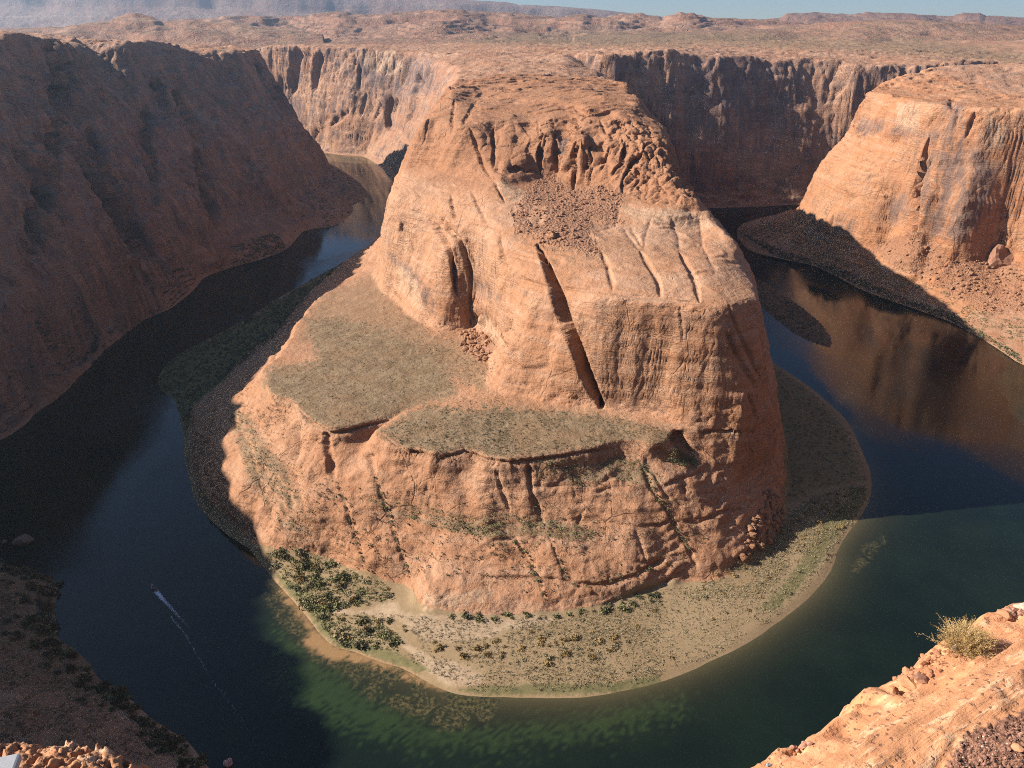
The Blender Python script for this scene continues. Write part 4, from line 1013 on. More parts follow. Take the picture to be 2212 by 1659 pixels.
L_OCHRE = simple("shrub_ochre", (0.30, 0.205, 0.085), .35)
L_GREY = simple("shrub_grey", (0.27, 0.23, 0.135), .35)
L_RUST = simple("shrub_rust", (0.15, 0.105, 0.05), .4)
ROCKM = simple("boulder_rock", (0.36, 0.19, 0.11), .25, bump=.1, nscale=1.2)
ROCKD = simple("river_boulder_rock", (0.20, 0.14, 0.10), .3, bump=.1, nscale=.6)

def clumps(C, R, n, leaf=0.34, flat=0.75, seed=0):
    """n leaf-clump faces per shrub spread through a dome at each centre"""
    r = np.random.RandomState(seed); C = np.asarray(C, float); R = np.asarray(R, float); k = len(C)
    th = r.rand(k, n) * 2 * np.pi; u = r.rand(k, n); rad = (0.45 + 0.62 * r.rand(k, n)) * (1 + .22 * np.sin(3 * th + r.rand(k, 1) * 6) + .14 * np.sin(5 * th + r.rand(k, 1) * 6))
    zc = u * flat; h = np.sqrt(np.clip(1 - u ** 2, 0, 1))
    P = np.stack([np.cos(th) * h * rad, np.sin(th) * h * rad, zc * rad + .08], -1)
    A = r.normal(size=(k, n, 3)); A /= np.linalg.norm(A, axis=-1, keepdims=True)
    B = np.cross(A, r.normal(size=(k, n, 3))); B /= np.linalg.norm(B, axis=-1, keepdims=True)
    s = leaf * (.6 + .8 * r.rand(k, n, 1))
    Q = np.stack([P - A * s * .5, P + B * s * .42, P + A * s * .55, P - B * s * .38], 2)      # k n 4 3
    Q = Q * R[:, None, None, None] + C[:, None, None, :]
    V = Q.reshape(-1, 3); F = np.arange(len(V)).reshape(-1, 4)
    return V, F
def stems(k, seed):
    r = np.random.RandomState(seed); V = []; F = []
    for i in range(k):
        a = r.rand() * 6.28; e = .5 + .4 * r.rand(); d = np.array([math.cos(a) * (1 - e * .5), math.sin(a) * (1 - e * .5), e]) * .75
        s = np.array([-math.sin(a), math.cos(a), 0]) * .035; b = len(V)
        V += [(-s), s, d + s * .3, d - s * .3]; F.append((b, b + 1, b + 2, b + 3))
    return np.array(V), np.array(F)
PROTO = []
for q in range(6):
    V1, F1 = clumps([(0, 0, 0)], [1.0], 110, leaf=.36, flat=.75 + .1 * (q % 3), seed=q + 20)
    V2, F2 = stems(7, q)
    PROTO.append((np.concatenate([V1, V2]), np.concatenate([F1, F2 + len(V1)])))
SHM = {}
def shrub_mesh(q, m_):
    k = (q, m_.name)
    if k not in SHM: SHM[k] = mesh_from("shrub", *PROTO[q], m_, False)
    return SHM[k]
def put_shrubs(name, spots, mats, label, group, cat="shrub"):
    for (x, y, z, r) in spots:
        o = bpy.data.objects.new(name, shrub_mesh(rnd.randrange(6), rnd.choice(mats))); COL.objects.link(o)
        o.location = (x, y, z - .15 * r); o.scale = (r, r * rnd.uniform(.8, 1.15), r * rnd.uniform(.75, 1.15)); o.rotation_euler = (0, 0, rnd.uniform(0, 6.28))
        tag(o, label, cat, group)
def zmany(x, y):
    i = np.clip(np.searchsorted(FXS, x), 0, len(FXS) - 1); j = np.clip(np.searchsorted(FYS, y), 0, len(FYS) - 1)
    z = FINE[j, i, 2]
    i2 = np.clip(((x + 950) / 2.4).round().astype(int), 0, CO.shape[1] - 1); j2 = np.clip(((y - 110) / 2.4).round().astype(int), 0, CO.shape[0] - 1)
    inn = (x > FX0) & (x < FX1) & (y > FY0) & (y < FY1)
    return np.where(inn, z, CO[j2, i2, 2])
def scatter(poly, n, z0=0.3, z1=400, zr=3, seed=1, den=None, thr=0.0, yr=(0, 3000)):
    """n ground points whose place in the photo lies in the traced outline"""
    r = np.random.RandomState(seed); P = np.array(poly, float)
    c = np.array([W(a, b, zr)[:2] for a, b in poly]); lo = c.min(0) - 25; hi = c.max(0) + 25
    got = []
    for _ in range(60):
        x = r.uniform(lo[0], hi[0], 4000); y = r.uniform(lo[1], hi[1], 4000); z = zmany(x, y)
        px, py, _d = proj(x, y, z)
        k = inside(px, py, P) & (z > z0) & (z < z1) & (y > yr[0]) & (y < yr[1])
        if den: k &= (n2(x, y, den, 5.0) + r.rand(4000) * .3 > thr)
        got += list(zip(x[k], y[k], z[k]))
        if len(got) >= n: break
    return got[:n]
def sized(pts, a, b, seed=0):
    r = np.random.RandomState(seed); return [(x, y, z, a + (b - a) * r.rand() ** 1.6) for x, y, z in pts]
def mass(name, pts, a, b, m_, n=12, leaf=.55, flat=.8, seed=3, label=None):
    if not pts: return
    r = np.random.RandomState(seed); P = np.array(pts); R = a + (b - a) * r.rand(len(P)) ** 1.8
    V, F = clumps(P, R, n, leaf, flat, seed)
    o = bpy.data.objects.new(name, mesh_from(name, V, F, m_, False)); COL.objects.link(o); tag(o, label, kind="stuff")

THICK = C8([(60, 110), (200, 60), (400, 150), (540, 210), (700, 270), (760, 330), (700, 380), (560, 400), (420, 400), (430, 440), (640, 450), (780, 560), (780, 640), (560, 620), (440, 600), (360, 500), (290, 410), (200, 300), (110, 200)])
put_shrubs("riverside_shrub", sized(scatter(THICK, 150, 0.6, 30, 3, 1, 7, -.02), .9, 3.6, 1), [L_GREEN, L_GREEN, L_DARK, L_GREY, L_OCHRE], "leafy green shrub in the dense thicket between the sandy beach and the rock", "shrubs of the thicket at the left end of the river bar")
OCH = C8([(500, 430), (640, 440), (860, 500), (950, 590), (1100, 600), (1290, 570), (1420, 540), (1800, 560), (2050, 560), (1900, 680), (1600, 760), (1400, 720), (1240, 700), (1100, 700), (960, 660), (780, 590)])
put_shrubs("ochre_shrub", sized(scatter(OCH, 75, 0.6, 14, 4, 2, 14, .02), 1.0, 2.4, 2), [L_OCHRE, L_OCHRE, L_GREY], "dry ochre shrub standing in the sandy middle of the river bar", "ochre shrubs on the sand of the river bar")
FOOT = C8([(880, 420), (1100, 435), (1500, 430), (1750, 400), (1900, 380), (2050, 310), (2180, 290), (2212, 370), (2050, 430), (1800, 450), (1500, 470), (1000, 470)]) 
put_shrubs("rock_foot_shrub", sized(scatter(FOOT, 34, 1, 16, 6, 3), 1.2, 2.9, 3), [L_DARK, L_GREEN], "dark green shrub on the bar close under the slickrock", "shrubs in a row at the foot of the slickrock")
RB6 = R6([(1200, 1500), (1400, 1380), (1560, 1300), (1640, 1200), (1700, 1120), (1800, 1040), (2000, 990), (2090, 1000), (2000, 1180), (1800, 1330), (1500, 1600), (1100, 1600)])
put_shrubs("tan_shrub", sized(scatter(RB6, 60, 1, 14, 4, 4), .8, 1.9, 4), [L_OCHRE, L_GREY, L_OCHRE], "pale tan shrub on the sunlit right side of the river bar", "tan shrubs on the right side of the river bar")
NB_ = [(0, 1215), (30, 1228), (95, 1245), (125, 1270), (105, 1320), (120, 1350), (113, 1385), (160, 1415), (190, 1445), (250, 1492), (285, 1520), (320, 1553), (355, 1582), (398, 1604), (440, 1650), (380, 1645), (300, 1590), (240, 1545), (180, 1500), (120, 1470), (60, 1430), (0, 1400)]
nbl = np.array([W(a, b, 0)[:2] for a, b in [(-6, 1212), (24, 1226), (60, 1232), (95, 1240), (132, 1263), (122, 1290), (108, 1320), (125, 1348), (115, 1378), (163, 1409), (193, 1439), (213, 1473), (257, 1487), (288, 1514), (322, 1547), (359, 1575), (400, 1600), (438, 1645), (446, 1659)]])
r_ = np.random.RandomState(44); bl = []
for q in r_.rand(150) * (len(nbl) - 1.001):
    a = nbl[int(q)]; b_ = nbl[int(q) + 1]; c = a + (b_ - a) * (q % 1); n = np.array([-(b_ - a)[1], (b_ - a)[0]]); n /= np.linalg.norm(n) + 1e-9
    if n @ (np.array([-330, 250]) - c) < 0: n = -n
    o = .8 + abs(r_.normal()) * 5.5; x, y = c + n * o; bl.append((x, y, max(0.1, zfine(x, y)), r_.uniform(1.4, 3.6)))
put_shrubs("bank_shrub", bl + sized(scatter(NB_, 45, 0.5, 40, 4, 6), 1.3, 2.8, 6), [L_RUST, L_DARK, L_RUST, L_GREEN], "shaded brown green shrub along the near left river bank", "shrubs along the near left river bank")
# plants wedged in the joints of the slickrock
jl = []
r_ = np.random.RandomState(8)
for pts, nn in ((R5([(1000, 960), (1050, 1080), (1080, 1200), (1120, 1310), (1150, 1400)]), 16), (R5([(1210, 940), (1260, 1080), (1310, 1220), (1350, 1340), (1400, 1480)]), 22), (R6([(860, 860), (920, 1000), (1000, 1100), (1060, 1220), (1130, 1340)]), 26),
                (R6([(170, 1280), (230, 1350), (300, 1480), (340, 1600)]), 16), (R6([(360, 1250), (420, 1400), (460, 1480)]), 9), (R6([(500, 1530), (700, 1510), (850, 1460), (1000, 1400)]), 10)):
    P = np.array(pts); t = np.linspace(0, len(P) - 1.001, nn)
    for q in t:
        a = P[int(q)] * (1 - q % 1) + P[int(q) + 1] * (q % 1) + r_.normal(size=2) * 2.0
        z = 30.0
        for _ in range(14):
            x, y, _z = W(a[0], a[1], z); z = 0.5 * z + 0.5 * zfine(x, y)
        jl.append((x, y, z, .6 + .9 * r_.rand() ** 2))
put_shrubs("crevice_shrub", jl, [L_DARK, L_GREEN], "small dark shrub rooted in a joint of the front slickrock slope", "shrubs lined up in the joints of the slickrock")
print("shrubs", round(time.time() - T0, 1))
# uncountable low cover
BARALL = C8([(560, 430), (1200, 470), (1700, 440), (2212, 330), (2212, 800), (1700, 860), (1200, 860), (960, 760), (760, 640)]) 
mass("low_scrub", scatter(BARALL, 3800, 0.8, 14, 4, 21, 16, .0), .3, .85, L_GREY, 9)
mass("low_scrub", scatter(RB6, 4200, 0.5, 14, 4, 22, 20, -.35), .3, .8, L_GREY, 9)
BARR = [(1243, 1328), (1450, 1268), (1560, 1240), (1640, 1175), (1700, 1105), (1880, 1052), (1880, 1075), (1800, 1205), (1690, 1325), (1536, 1420), (1322, 1485), (1150, 1492), (1090, 1400), (1100, 1345)]
mass("low_scrub", scatter(BARR, 6500, 0.5, 14, 4, 27, 20, -.35), .3, .85, L_GREY, 9)
put_shrubs("tan_shrub", sized(scatter(BARR, 60, .8, 14, 4, 28), .7, 1.6, 5), [L_OCHRE, L_GREY], "pale tan shrub on the sunlit right side of the river bar", "tan shrubs on the right side of the river bar")
mass("low_scrub", scatter(RB6, 1200, 0.5, 14, 4, 23), .3, .9, L_OCHRE, 9)
mass("low_scrub", scatter(THICK, 1500, 0.4, 25, 4, 24), .5, 1.3, L_GREEN, 12)
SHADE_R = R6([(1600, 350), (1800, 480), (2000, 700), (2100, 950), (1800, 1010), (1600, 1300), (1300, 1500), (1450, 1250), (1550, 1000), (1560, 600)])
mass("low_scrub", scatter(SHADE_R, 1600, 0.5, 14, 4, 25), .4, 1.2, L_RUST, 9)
SL = [(330, 830), (380, 765), (470, 725), (580, 658), (700, 590), (808, 533), (808, 566), (700, 622), (600, 722), (510, 795), (420, 868), (402, 930), (380, 870)]
mass("low_scrub", scatter(SL, 2600, 0.4, 30, 4, 26), 1.0, 2.4, L_DARK, 12)
for poly, q in ((BENCH_OLIVE[0][0], 2600), (BENCH_OLIVE[1][0], 1300), (BENCH_OLIVE[2][0], 1500), (BENCH_SOIL[1][0], 700), (BENCH_SOIL[0][0], 220)):
    mass("low_scrub", scatter(poly, q, 50, 85, 68, q, 30, -.3), .3, .95, L_DARK if q % 200 else L_GREY, 8)
for i, (poly, _s) in enumerate(SLOPE_OLIVE):
    mass("low_scrub", scatter(poly, 420, 6, 80, 35, 50 + i, 12, -.1), .35, 1.1, L_GREEN, 9)
FRONT = R5([(620, 1150), (1000, 980), (1300, 1080), (1936, 1200), (1936, 1480), (1200, 1480), (900, 1400), (700, 1320)]) + R6([(900, 1200), (1300, 1200), (1100, 1400), (400, 1500), (0, 1480)])
mass("low_scrub", scatter(R5([(620, 1150), (1000, 980), (1300, 1000), (1936, 1100), (1936, 1480), (1200, 1480), (900, 1400), (700, 1320)]), 520, 6, 66, 20, 61, 9, .0), .45, 1.35, L_DARK, 10)
mass("low_scrub", scatter(R6([(0, 1080), (500, 1080), (900, 1200), (1300, 1200), (1100, 1400), (400, 1560), (0, 1560)]), 420, 6, 66, 20, 67, 9, .0), .4, 1.25, L_DARK, 10)
mass("low_scrub", scatter(R6([(0, 840), (700, 820), (1480, 740), (1500, 1100), (1000, 1180), (0, 1100)]), 380, 10, 66, 40, 68, 12, .05), .35, 1.0, L_DARK, 9)
mass("low_scrub", scatter(R5([(480, 420), (760, 560), (980, 900), (1000, 1100), (820, 1300), (620, 1150), (420, 640)]), 600, 8, 66, 40, 69, 10, -.05), .35, 1.1, L_GREEN, 9)
NBT = [(0, 1220), (110, 1380), (230, 1490), (430, 1640), (0, 1640)]
mass("low_scrub", scatter(NBT, 2200, 0.6, 90, 12, 62, 18, -.2), .4, 1.2, L_RUST, 9)
LB = [(0, 940), (60, 900), (140, 800), (260, 725), (380, 660), (430, 600), (550, 565), (620, 545), (600, 500), (420, 560), (280, 600), (150, 640), (0, 740)]
mass("low_scrub", scatter(LB, 2600, 0.5, 90, 20, 63, 26, -.1), .8, 2.2, L_DARK, 9)
NOSE = [(620, 540), (650, 495), (712, 490), (764, 455), (795, 427), (785, 402), (700, 350), (690, 380), (640, 440)]
mass("low_scrub", scatter(NOSE, 900, 0.5, 60, 10, 64), 1.2, 3, L_DARK, 9)
RBK = [(1592, 500), (1680, 556), (1805, 594), (1925, 648), (2055, 694), (2205, 788), (2212, 690), (2100, 660), (1980, 600), (1900, 545), (1790, 515), (1720, 470)]
mass("low_scrub", scatter(RBK, 2600, 0.5, 60, 12, 65, 20, -.1), .7, 1.9, L_GREEN, 9)
mass("low_scrub", scatter([(1592, 500), (1680, 556), (1805, 594), (1925, 648), (2055, 694), (2205, 788), (2205, 770), (2060, 680), (1925, 632), (1805, 575), (1680, 538)], 900, 0.4, 60, 5, 66), 1.2, 2.8, L_DARK, 10)

# ------------------------------------------------------------------ stones
def stone_mesh(seed, sub=2, amp=.28):
    bm = bmesh.new(); bmesh.ops.create_icosphere(bm, subdivisions=sub, radius=1)
    r = np.random.RandomState(seed); o = r.rand(3) * 50
    co = np.array([v.co for v in bm.verts])
    d = 1 + n3(co[:, 0], co[:, 1], co[:, 2], .9, o=o[0]) * amp * 1.6 + n3(co[:, 0], co[:, 1], co[:, 2], .35, o=o[1]) * amp * .6
    for _ in range(5):                                       # knocked-off faces
        n = r.normal(size=3); n /= np.linalg.norm(n); h = .62 + .2 * r.rand(); q = co @ n
        co = co - np.where(q > h, q - h, 0)[:, None] * n
    for v, c, k in zip(bm.verts, co, d): v.co = c * k
    V = np.array([v.co for v in bm.verts]); F = np.array([[l.index for l in f.verts] for f in bm.faces]); bm.free()
    return V, F
STN = [stone_mesh(i, 1, .3) for i in range(5)]
def rubble(name, pts, a, b, m_, seed, label=None, pw=3):
    r = np.random.RandomState(seed); Vs, Fs, k = [], [], 0
    for x, y, z in pts:
        V, F = STN[r.randint(5)]; s = (a + (b - a) * r.rand() ** pw) * np.array([1, r.uniform(.7, 1.2), r.uniform(.55, .95)])
        th = r.rand() * 6.28; R = np.array([[math.cos(th), -math.sin(th), 0], [math.sin(th), math.cos(th), 0], [0, 0, 1]])
        Vs.append((V * s) @ R.T + (x, y, z + s[2] * .35)); Fs.append(F + k); k += len(V)
    if not Vs: return
    o = bpy.data.objects.new(name, mesh_from(name, np.concatenate(Vs), np.concatenate(Fs), m_, False)); COL.objects.link(o); tag(o, label, kind="stuff")
RUBM = simple("rubble_rock", (0.40, 0.21, 0.13), .3)
rubble("rubble", scatter(RUBBLE[0][0], 900, 140, 215, 165, 71), .35, 1.9, RUBM, 1, pw=4)
rubble("rubble", scatter(RUBBLE[1][0], 260, 60, 110, 72, 72), .8, 2.6, ROCKM, 2, pw=2)
rubble("rubble", scatter(R6([(1450, 1200), (1540, 1000), (1640, 1060), (1640, 1200), (1560, 1300), (1400, 1400)]), 160, 1, 20, 7, 73), .8, 3.0, ROCKM, 3, pw=2)
rubble("rubble", scatter(R3([(880, 1150), (1070, 1080), (1230, 1200), (1300, 1210), (1500, 1200), (1578, 1300), (1578, 1460), (1400, 1450), (1150, 1330), (960, 1230)]), 500, 12, 70, 35, 74), .6, 3.2, ROCKM, 4, pw=3)
def boulder(P, r, m_, label, seed, flat=.7, group=None, z=None):
    V, F = stone_mesh(seed, 3, .25)
    me = mesh_from("boulder", V, F, m_, False); o = bpy.data.objects.new("boulder", me); COL.objects.link(o)
    zz = 0.0
    if z is None:
        zz = 100.0
        for _ in range(20):
            x, y, _q = W(P[0], P[1], zz); zz = .5 * zz + .5 * zfine(x, y)
    else: zz = z; x, y, _q = W(P[0], P[1], zz)
    o.location = (x, y, zz + r * .15); o.scale = (r, r * .85, r * flat); o.rotation_euler = (0, 0, seed * 1.3)
    tag(o, label, "boulder", group)
boulder((47, 1172), 5.2, ROCKD, "large shaded boulder sticking out of the river near the left bank", 3, .75, z=0)
boulder((10, 1172), 2.4, ROCKD, "smaller pale boulder in the river at the left edge of the photo", 4, .6, z=0)
boulder((241, 1493), 1.6, ROCKD, "small boulder in the water just off the near left bank shrubs", 5, .6, z=0)
boulder((493, 1650), 2.3, simple("pale_boulder_rock", (0.42, 0.25, 0.2), .2, nscale=.5), "pinkish boulder alone in dark water near the bottom edge", 6, .8, z=0)
boulder(RB([(1000, 1215)])[0], 4.4, ROCKM, "big rounded boulder at the lower edge of the red rubble patch", 8, .8)
boulder(RB([(1175, 1220)])[0], 3.2, ROCKM, "boulder right of the big one below the red rubble patch", 9, .8)
boulder(RC([(775, 1050)])[0], 3.4, ROCKM, "blocky boulder at the left side of the rubble under the arch", 10, .7)
boulder(R3([(1450, 1225)])[0], 17, simple("outcrop_rock", (0.24, 0.125, 0.08), .3, bump=.5, nscale=.2), "large craggy dark outcrop standing on the talus under the right cliff", 12, .9)

# ------------------------------------------------------------------ islet, boat, wake
def islet():
    pts = [(1597, 590), (1640, 600), (1690, 635), (1740, 668), (1780, 703), (1797, 730), (1798, 752), (1775, 747), (1725, 727), (1685, 698), (1650, 668), (1615, 625)]
    P = chaikin([W(a, b, 0.2)[:2] for a, b in pts], 2)
    lo = P.min(0) - 3; hi = P.max(0) + 3
    X, Y = np.meshgrid(np.arange(lo[0], hi[0], .9), np.arange(lo[1], hi[1], .9))
    d = dist_poly(X, Y, P)[0]; d = np.where(inside(X, Y, P), d, -d) + n2(X, Y, 6) * 1.0
    Z = np.clip(d * .25, -1, 1.4) + n2(X, Y, 5, 2) * .25 - .1
    V = np.stack([X, Y, Z], 2); keep = (Z[:-1, :-1] > -.8)
    z0 = np.zeros(X.shape + (4,), F32)
    tag(grid_obj("river_islet", V, keep, M_BANK, {"ma": z0, "mb": z0}), "long low islet in the right river arm", kind="structure")
    k = Z > .35; r = np.random.RandomState(3); x = X[k]; y = Y[k]; z = Z[k]; s = r.permutation(len(x))[:1500]
    mass("low_scrub", list(zip(x[s], y[s], z[s])), .6, 1.5, L_DARK, 9)
islet()

WHITE = simple("boat_paint", (0.62, 0.62, 0.64), .05, .35, .5)
DARKM = simple("boat_dark", (0.05, 0.035, 0.035), .2, .5, .3)
REDM = simple("boat_seats", (0.22, 0.08, 0.06), .2, .7, .2)
GLASS = simple("boat_glass", (0.12, 0.15, 0.18), .1, .1, .6)
def child(name, V, F, m_, parent, smooth=False):
    me = bpy.data.meshes.new(name); me.from_pydata([tuple(v) for v in V], [], F); me.materials.append(m_)
    for q in me.polygons: q.use_smooth = smooth
    o = bpy.data.objects.new(name, me); COL.objects.link(o); o.parent = parent
    return o
def box(cx, cy, cz, sx, sy, sz, tx=1.0, ty=1.0):
    V = [(cx + a * sx / 2 * (tx if c > 0 else 1), cy + b_ * sy / 2 * (ty if c > 0 else 1), cz + c * sz / 2) for c in (-1, 1) for a, b_ in ((-1, -1), (1, -1), (1, 1), (-1, 1))]
    return V, [(3, 2, 1, 0), (4, 5, 6, 7), (0, 1, 5, 4), (1, 2, 6, 5), (2, 3, 7, 6), (3, 0, 4, 7)]
def joinb(*bs):
    V, F = [], []
    for v, f in bs:
        k = len(V); V += list(v); F += [tuple(i + k for i in q) for q in f]
    return V, F
b0 = Vector(W(333, 1271)); b1 = Vector(W(368, 1310)); hd = (b0 - b1).normalized()
boat = bpy.data.objects.new("motor_boat", None); COL.objects.link(boat); boat.location = (b0.x, b0.y, 0.05); boat.rotation_euler = (math.radians(-3), 0, math.atan2(hd.y, hd.x) - math.pi / 2)
boat.rotation_euler = (math.radians(3), 0, math.atan2(hd.y, hd.x) - math.pi / 2)
tag(boat, "small white motor boat running up the shaded left arm with a foaming wake", "boat")
ring = lambda y, w_, zt, zb, k: [(-w_, y, zt), (-w_ * .8, y, zb), (0, y, zb - .12 * k), (w_ * .8, y, zb), (w_, y, zt)]
secs = [ring(-3.7, 1.2, .75, -.1, 1), ring(-1.5, 1.3, .78, -.15, 1), ring(.8, 1.25, .85, -.15, 1.2), ring(2.6, .85, 1.0, -.05, 1.4), ring(3.6, .35, 1.12, .25, 1.6), ring(4.0, .04, 1.18, .6, 1)]
HV = [v for s_ in secs for v in s_]; HF = []
for i in range(5):
    for j in range(4): HF.append((i * 5 + j, i * 5 + j + 1, i * 5 + j + 6, i * 5 + j + 5))
HF.append((0, 1, 2, 3, 4)); 
child("hull", HV, HF, WHITE, boat, False)
dk = [(-1.1, -3.6, .6), (1.1, -3.6, .6), (1.2, .8, .66), (.8, 2.6, .86), (.3, 3.55, 1.0), (-.3, 3.55, 1.0), (-.8, 2.6, .86), (-1.2, .8, .66)]
child("deck", dk, [(0, 1, 2, 3, 4, 5, 6, 7)], simple("boat_deck", (0.3, 0.27, 0.26), .1), boat)
child("seat", *joinb(box(-.6, -1.4, .85, .6, .6, .5), box(.6, -1.4, .85, .6, .6, .5), box(0, -2.7, .85, 1.8, .5, .45)), REDM, boat)
child("windshield", *box(0, .9, 1.15, 1.9, .5, .55, .8, .3), GLASS, boat)
child("canopy", *box(0, -.3, 2.05, 2.0, 1.6, .1), DARKM, boat)
child("canopy_frame", *joinb(*[box(a, b_, 1.35, .06, .06, 1.35) for a in (-.9, .9) for b_ in (-1.0, .4)]), WHITE, boat)
child("outboard_motor", *joinb(box(0, -3.95, .9, .45, .5, .6, .8, .8), box(0, -3.95, .3, .18, .25, .9)), DARKM, boat)
def foam():
    mt = bpy.data.materials.new("wake_foam"); mt.use_nodes = True; t = mt.node_tree; t.nodes.clear(); g = NB(t)
    o = g.n("ShaderNodeOutputMaterial"); b = g.n("ShaderNodeBsdfPrincipled"); b.inputs["Base Color"].default_value = (.62, .68, .78, 1); b.inputs["Roughness"].default_value = .8
    tr = g.n("ShaderNodeBsdfTransparent"); mx = g.n("ShaderNodeMixShader")
    a = g.n("ShaderNodeAttribute", attribute_name="fo"); s = g.n("ShaderNodeSeparateColor"); g.l(a.outputs["Color"], s.inputs[0])
    n = g.noise(g.pos(), 1.1, 5, .75)
    f = g.math('MULTIPLY', g.ramp(g.math('ADD', n, g.math('MULTIPLY', s.outputs[0], .45)), .62, .85), s.outputs[0], True)
    g.l(f, mx.inputs[0]); g.l(tr.outputs[0], mx.inputs[1]); g.l(b.outputs[0], mx.inputs[2]); g.l(mx.outputs[0], o.inputs[0])
    def ribbon(pts, w0, w1, a0, a1, k):
        P = np.array([W(a, b_, 0)[:2] for a, b_ in pts]); n = 60
        tt = np.linspace(0, len(P) - 1.0001, n); i = tt.astype(int); f = (tt - i)[:, None]
        C = P[i] * (1 - f) + P[i + 1] * f
        for _ in range(4): C[1:-1] = (C[:-2] + 2 * C[1:-1] + C[2:]) / 4
        D = np.gradient(C, axis=0); D /= np.linalg.norm(D, axis=1)[:, None]; N = np.stack([-D[:, 1], D[:, 0]], 1)
        u = np.linspace(0, 1, n); wd = (w0 + (w1 - w0) * u) * (1 + .25 * n2(u * 40, u * 0, 3.0, k))
        off = np.linspace(-1, 1, 7)
        V = np.zeros((n, 7, 3)); V[..., :2] = C[:, None] + N[:, None] * (off[None, :, None] * wd[:, None, None] * .5); V[..., 2] = .04 + .004 * k
        al = (a0 + (a1 - a0) * u)[:, None] * (1 - np.abs(off) ** 2)[None]
        A = np.stack([al, al, al, np.ones_like(al)], -1)
        tag(grid_obj("wake", V, None, mt, {"fo": A}), kind="stuff")
    ribbon([(336, 1276), (341, 1282), (349, 1291), (358, 1301), (368, 1311), (385, 1331), (398, 1344), (411, 1357)], 4.2, 1.6, 1.0, .35, 0)
    ribbon([(334, 1276), (338, 1285), (345, 1293), (352, 1299)], 1.2, .8, .6, .2, 1)
    ribbon([(370, 1332), (374, 1340), (380, 1347), (392, 1359), (405, 1378), (413, 1392), (425, 1412), (440, 1440), (458, 1470)], 1.3, 2.2, .6, .34, 2)
    ribbon([(458, 1470), (478, 1495), (505, 1530), (530, 1565), (548, 1600), (575, 1635)], 2.0, 2.4, .36, .2, 3)
    ribbon([(420, 1362), (435, 1372), (450, 1382), (470, 1400)], .8, 1.0, .3, .15, 4)
foam()
print("river things", round(time.time() - T0, 1))

# ------------------------------------------------------------------ the rim at our feet
def fg_material(name, dir2, base, pale, dark, gravel=True, pit=False):
    base, pale, dark = [tuple(k * .84 for k in q) for q in (base, pale, dark)]
    mt, t, b = mat(name); g = NB(t); pos = g.pos()
    mp = g.n("ShaderNodeMapping"); mp.inputs["Rotation"].default_value = (0, 0, -math.atan2(dir2[1], dir2[0])); g.l(pos, mp.inputs["Vector"])
    v = mp.outputs[0]
    n1 = g.noise(g.scale(v, (1.1, 6.5, 3)), 1.0, 6, .62, .5); n2_ = g.noise(g.scale(v, (4, 16, 6)), 1.0, 5, .65, .3)
    c = g.mix(g.ramp(n1, .35, .65), base, tuple(k * .78 for k in base))
    c = g.mix(g.ramp(n2_, .53, .66, 0, .85), c, pale)
    d = g.vor(g.addv(g.scale(pos, (24, 24, 24)), g.noise(pos, 30, 2, .5, 0, True)), 1.0)
    dn = g.noise(pos, 2.5, 3, .6)
    c = g.mix(g.math('MULTIPLY', g.ramp(d, .27, .16), g.ramp(dn, .42, .55)), c, dark)
    if gravel:
        a = g.n("ShaderNodeAttribute", attribute_name="gr"); s = g.n("ShaderNodeSeparateColor"); g.l(a.outputs["Color"], s.inputs[0])
        gc = g.mix(g.ramp(g.noise(pos, 22, 5, .7), .35, .65), (0.11, 0.055, 0.038), (0.22, 0.11, 0.07))
        vr = g.n("ShaderNodeTexVoronoi"); g.l(pos, vr.inputs[0]); vr.inputs["Scale"].default_value = 26
        gc = g.mix(g.ramp(vr.outputs["Distance"], .3, .1, 0, .5), gc, (0.42, 0.26, 0.18))
        c = g.mix(s.outputs[0], c, gc)
        rc = g.mix(g.ramp(g.noise(pos, 9, 4, .6), .4, .6), (0.40, 0.165, 0.08), (0.52, 0.26, 0.14))
        c = g.mix(s.outputs[1], c, rc)
    g.l(c, b.inputs["Base Color"])
    nb = g.bump(n2_, .02, 1.0); nb = g.bump(g.noise(g.scale(v, (3, 60, 30)), 1.0, 4, .6, .4), .006, .8, nb); nb = g.bump(g.ramp(d, .2, .3), .01, .6, nb); nb = g.bump(g.noise(pos, 14, 6, .7), .015, .7, nb)
    if gravel: nb = g.bump(g.math('MULTIPLY', g.vor(pos, 26), s.outputs[0]), .02, 1, nb)
    g.l(nb, b.inputs["Normal"])
    return mt
R7b = lambda pts: crop(2800, 2200, 0.55696, pts)
EDGE = R7b([(-300, 1660), (90, 1479), (260, 1400), (420, 1335), (560, 1262), (622, 1240), (645, 1250), (700, 1195), (800, 1112), (900, 1042), (1010, 990), (988, 968), (1040, 955), (1078, 925), (1040, 885), (1050, 855), (1120, 822), (1200, 790), (1300, 742), (1400, 705), (1480, 655),
            (1580, 595), (1680, 560), (1780, 500), (1870, 430), (1890, 385), (1940, 365), (1950, 335), (2010, 318), (2060, 322), (2100, 272), (2150, 240), (2200, 225), (2400, 170), (2700, 100)])
SLAB = R7b([(150, 1700), (420, 1500), (590, 1395), (700, 1310), (830, 1240), (950, 1165), (1050, 1095), (1200, 1010), (1350, 930), (1500, 850), (1600, 805), (1700, 750), (1850, 660), (2000, 560), (2120, 500), (2212, 465), (2400, 390), (2700, 300)])
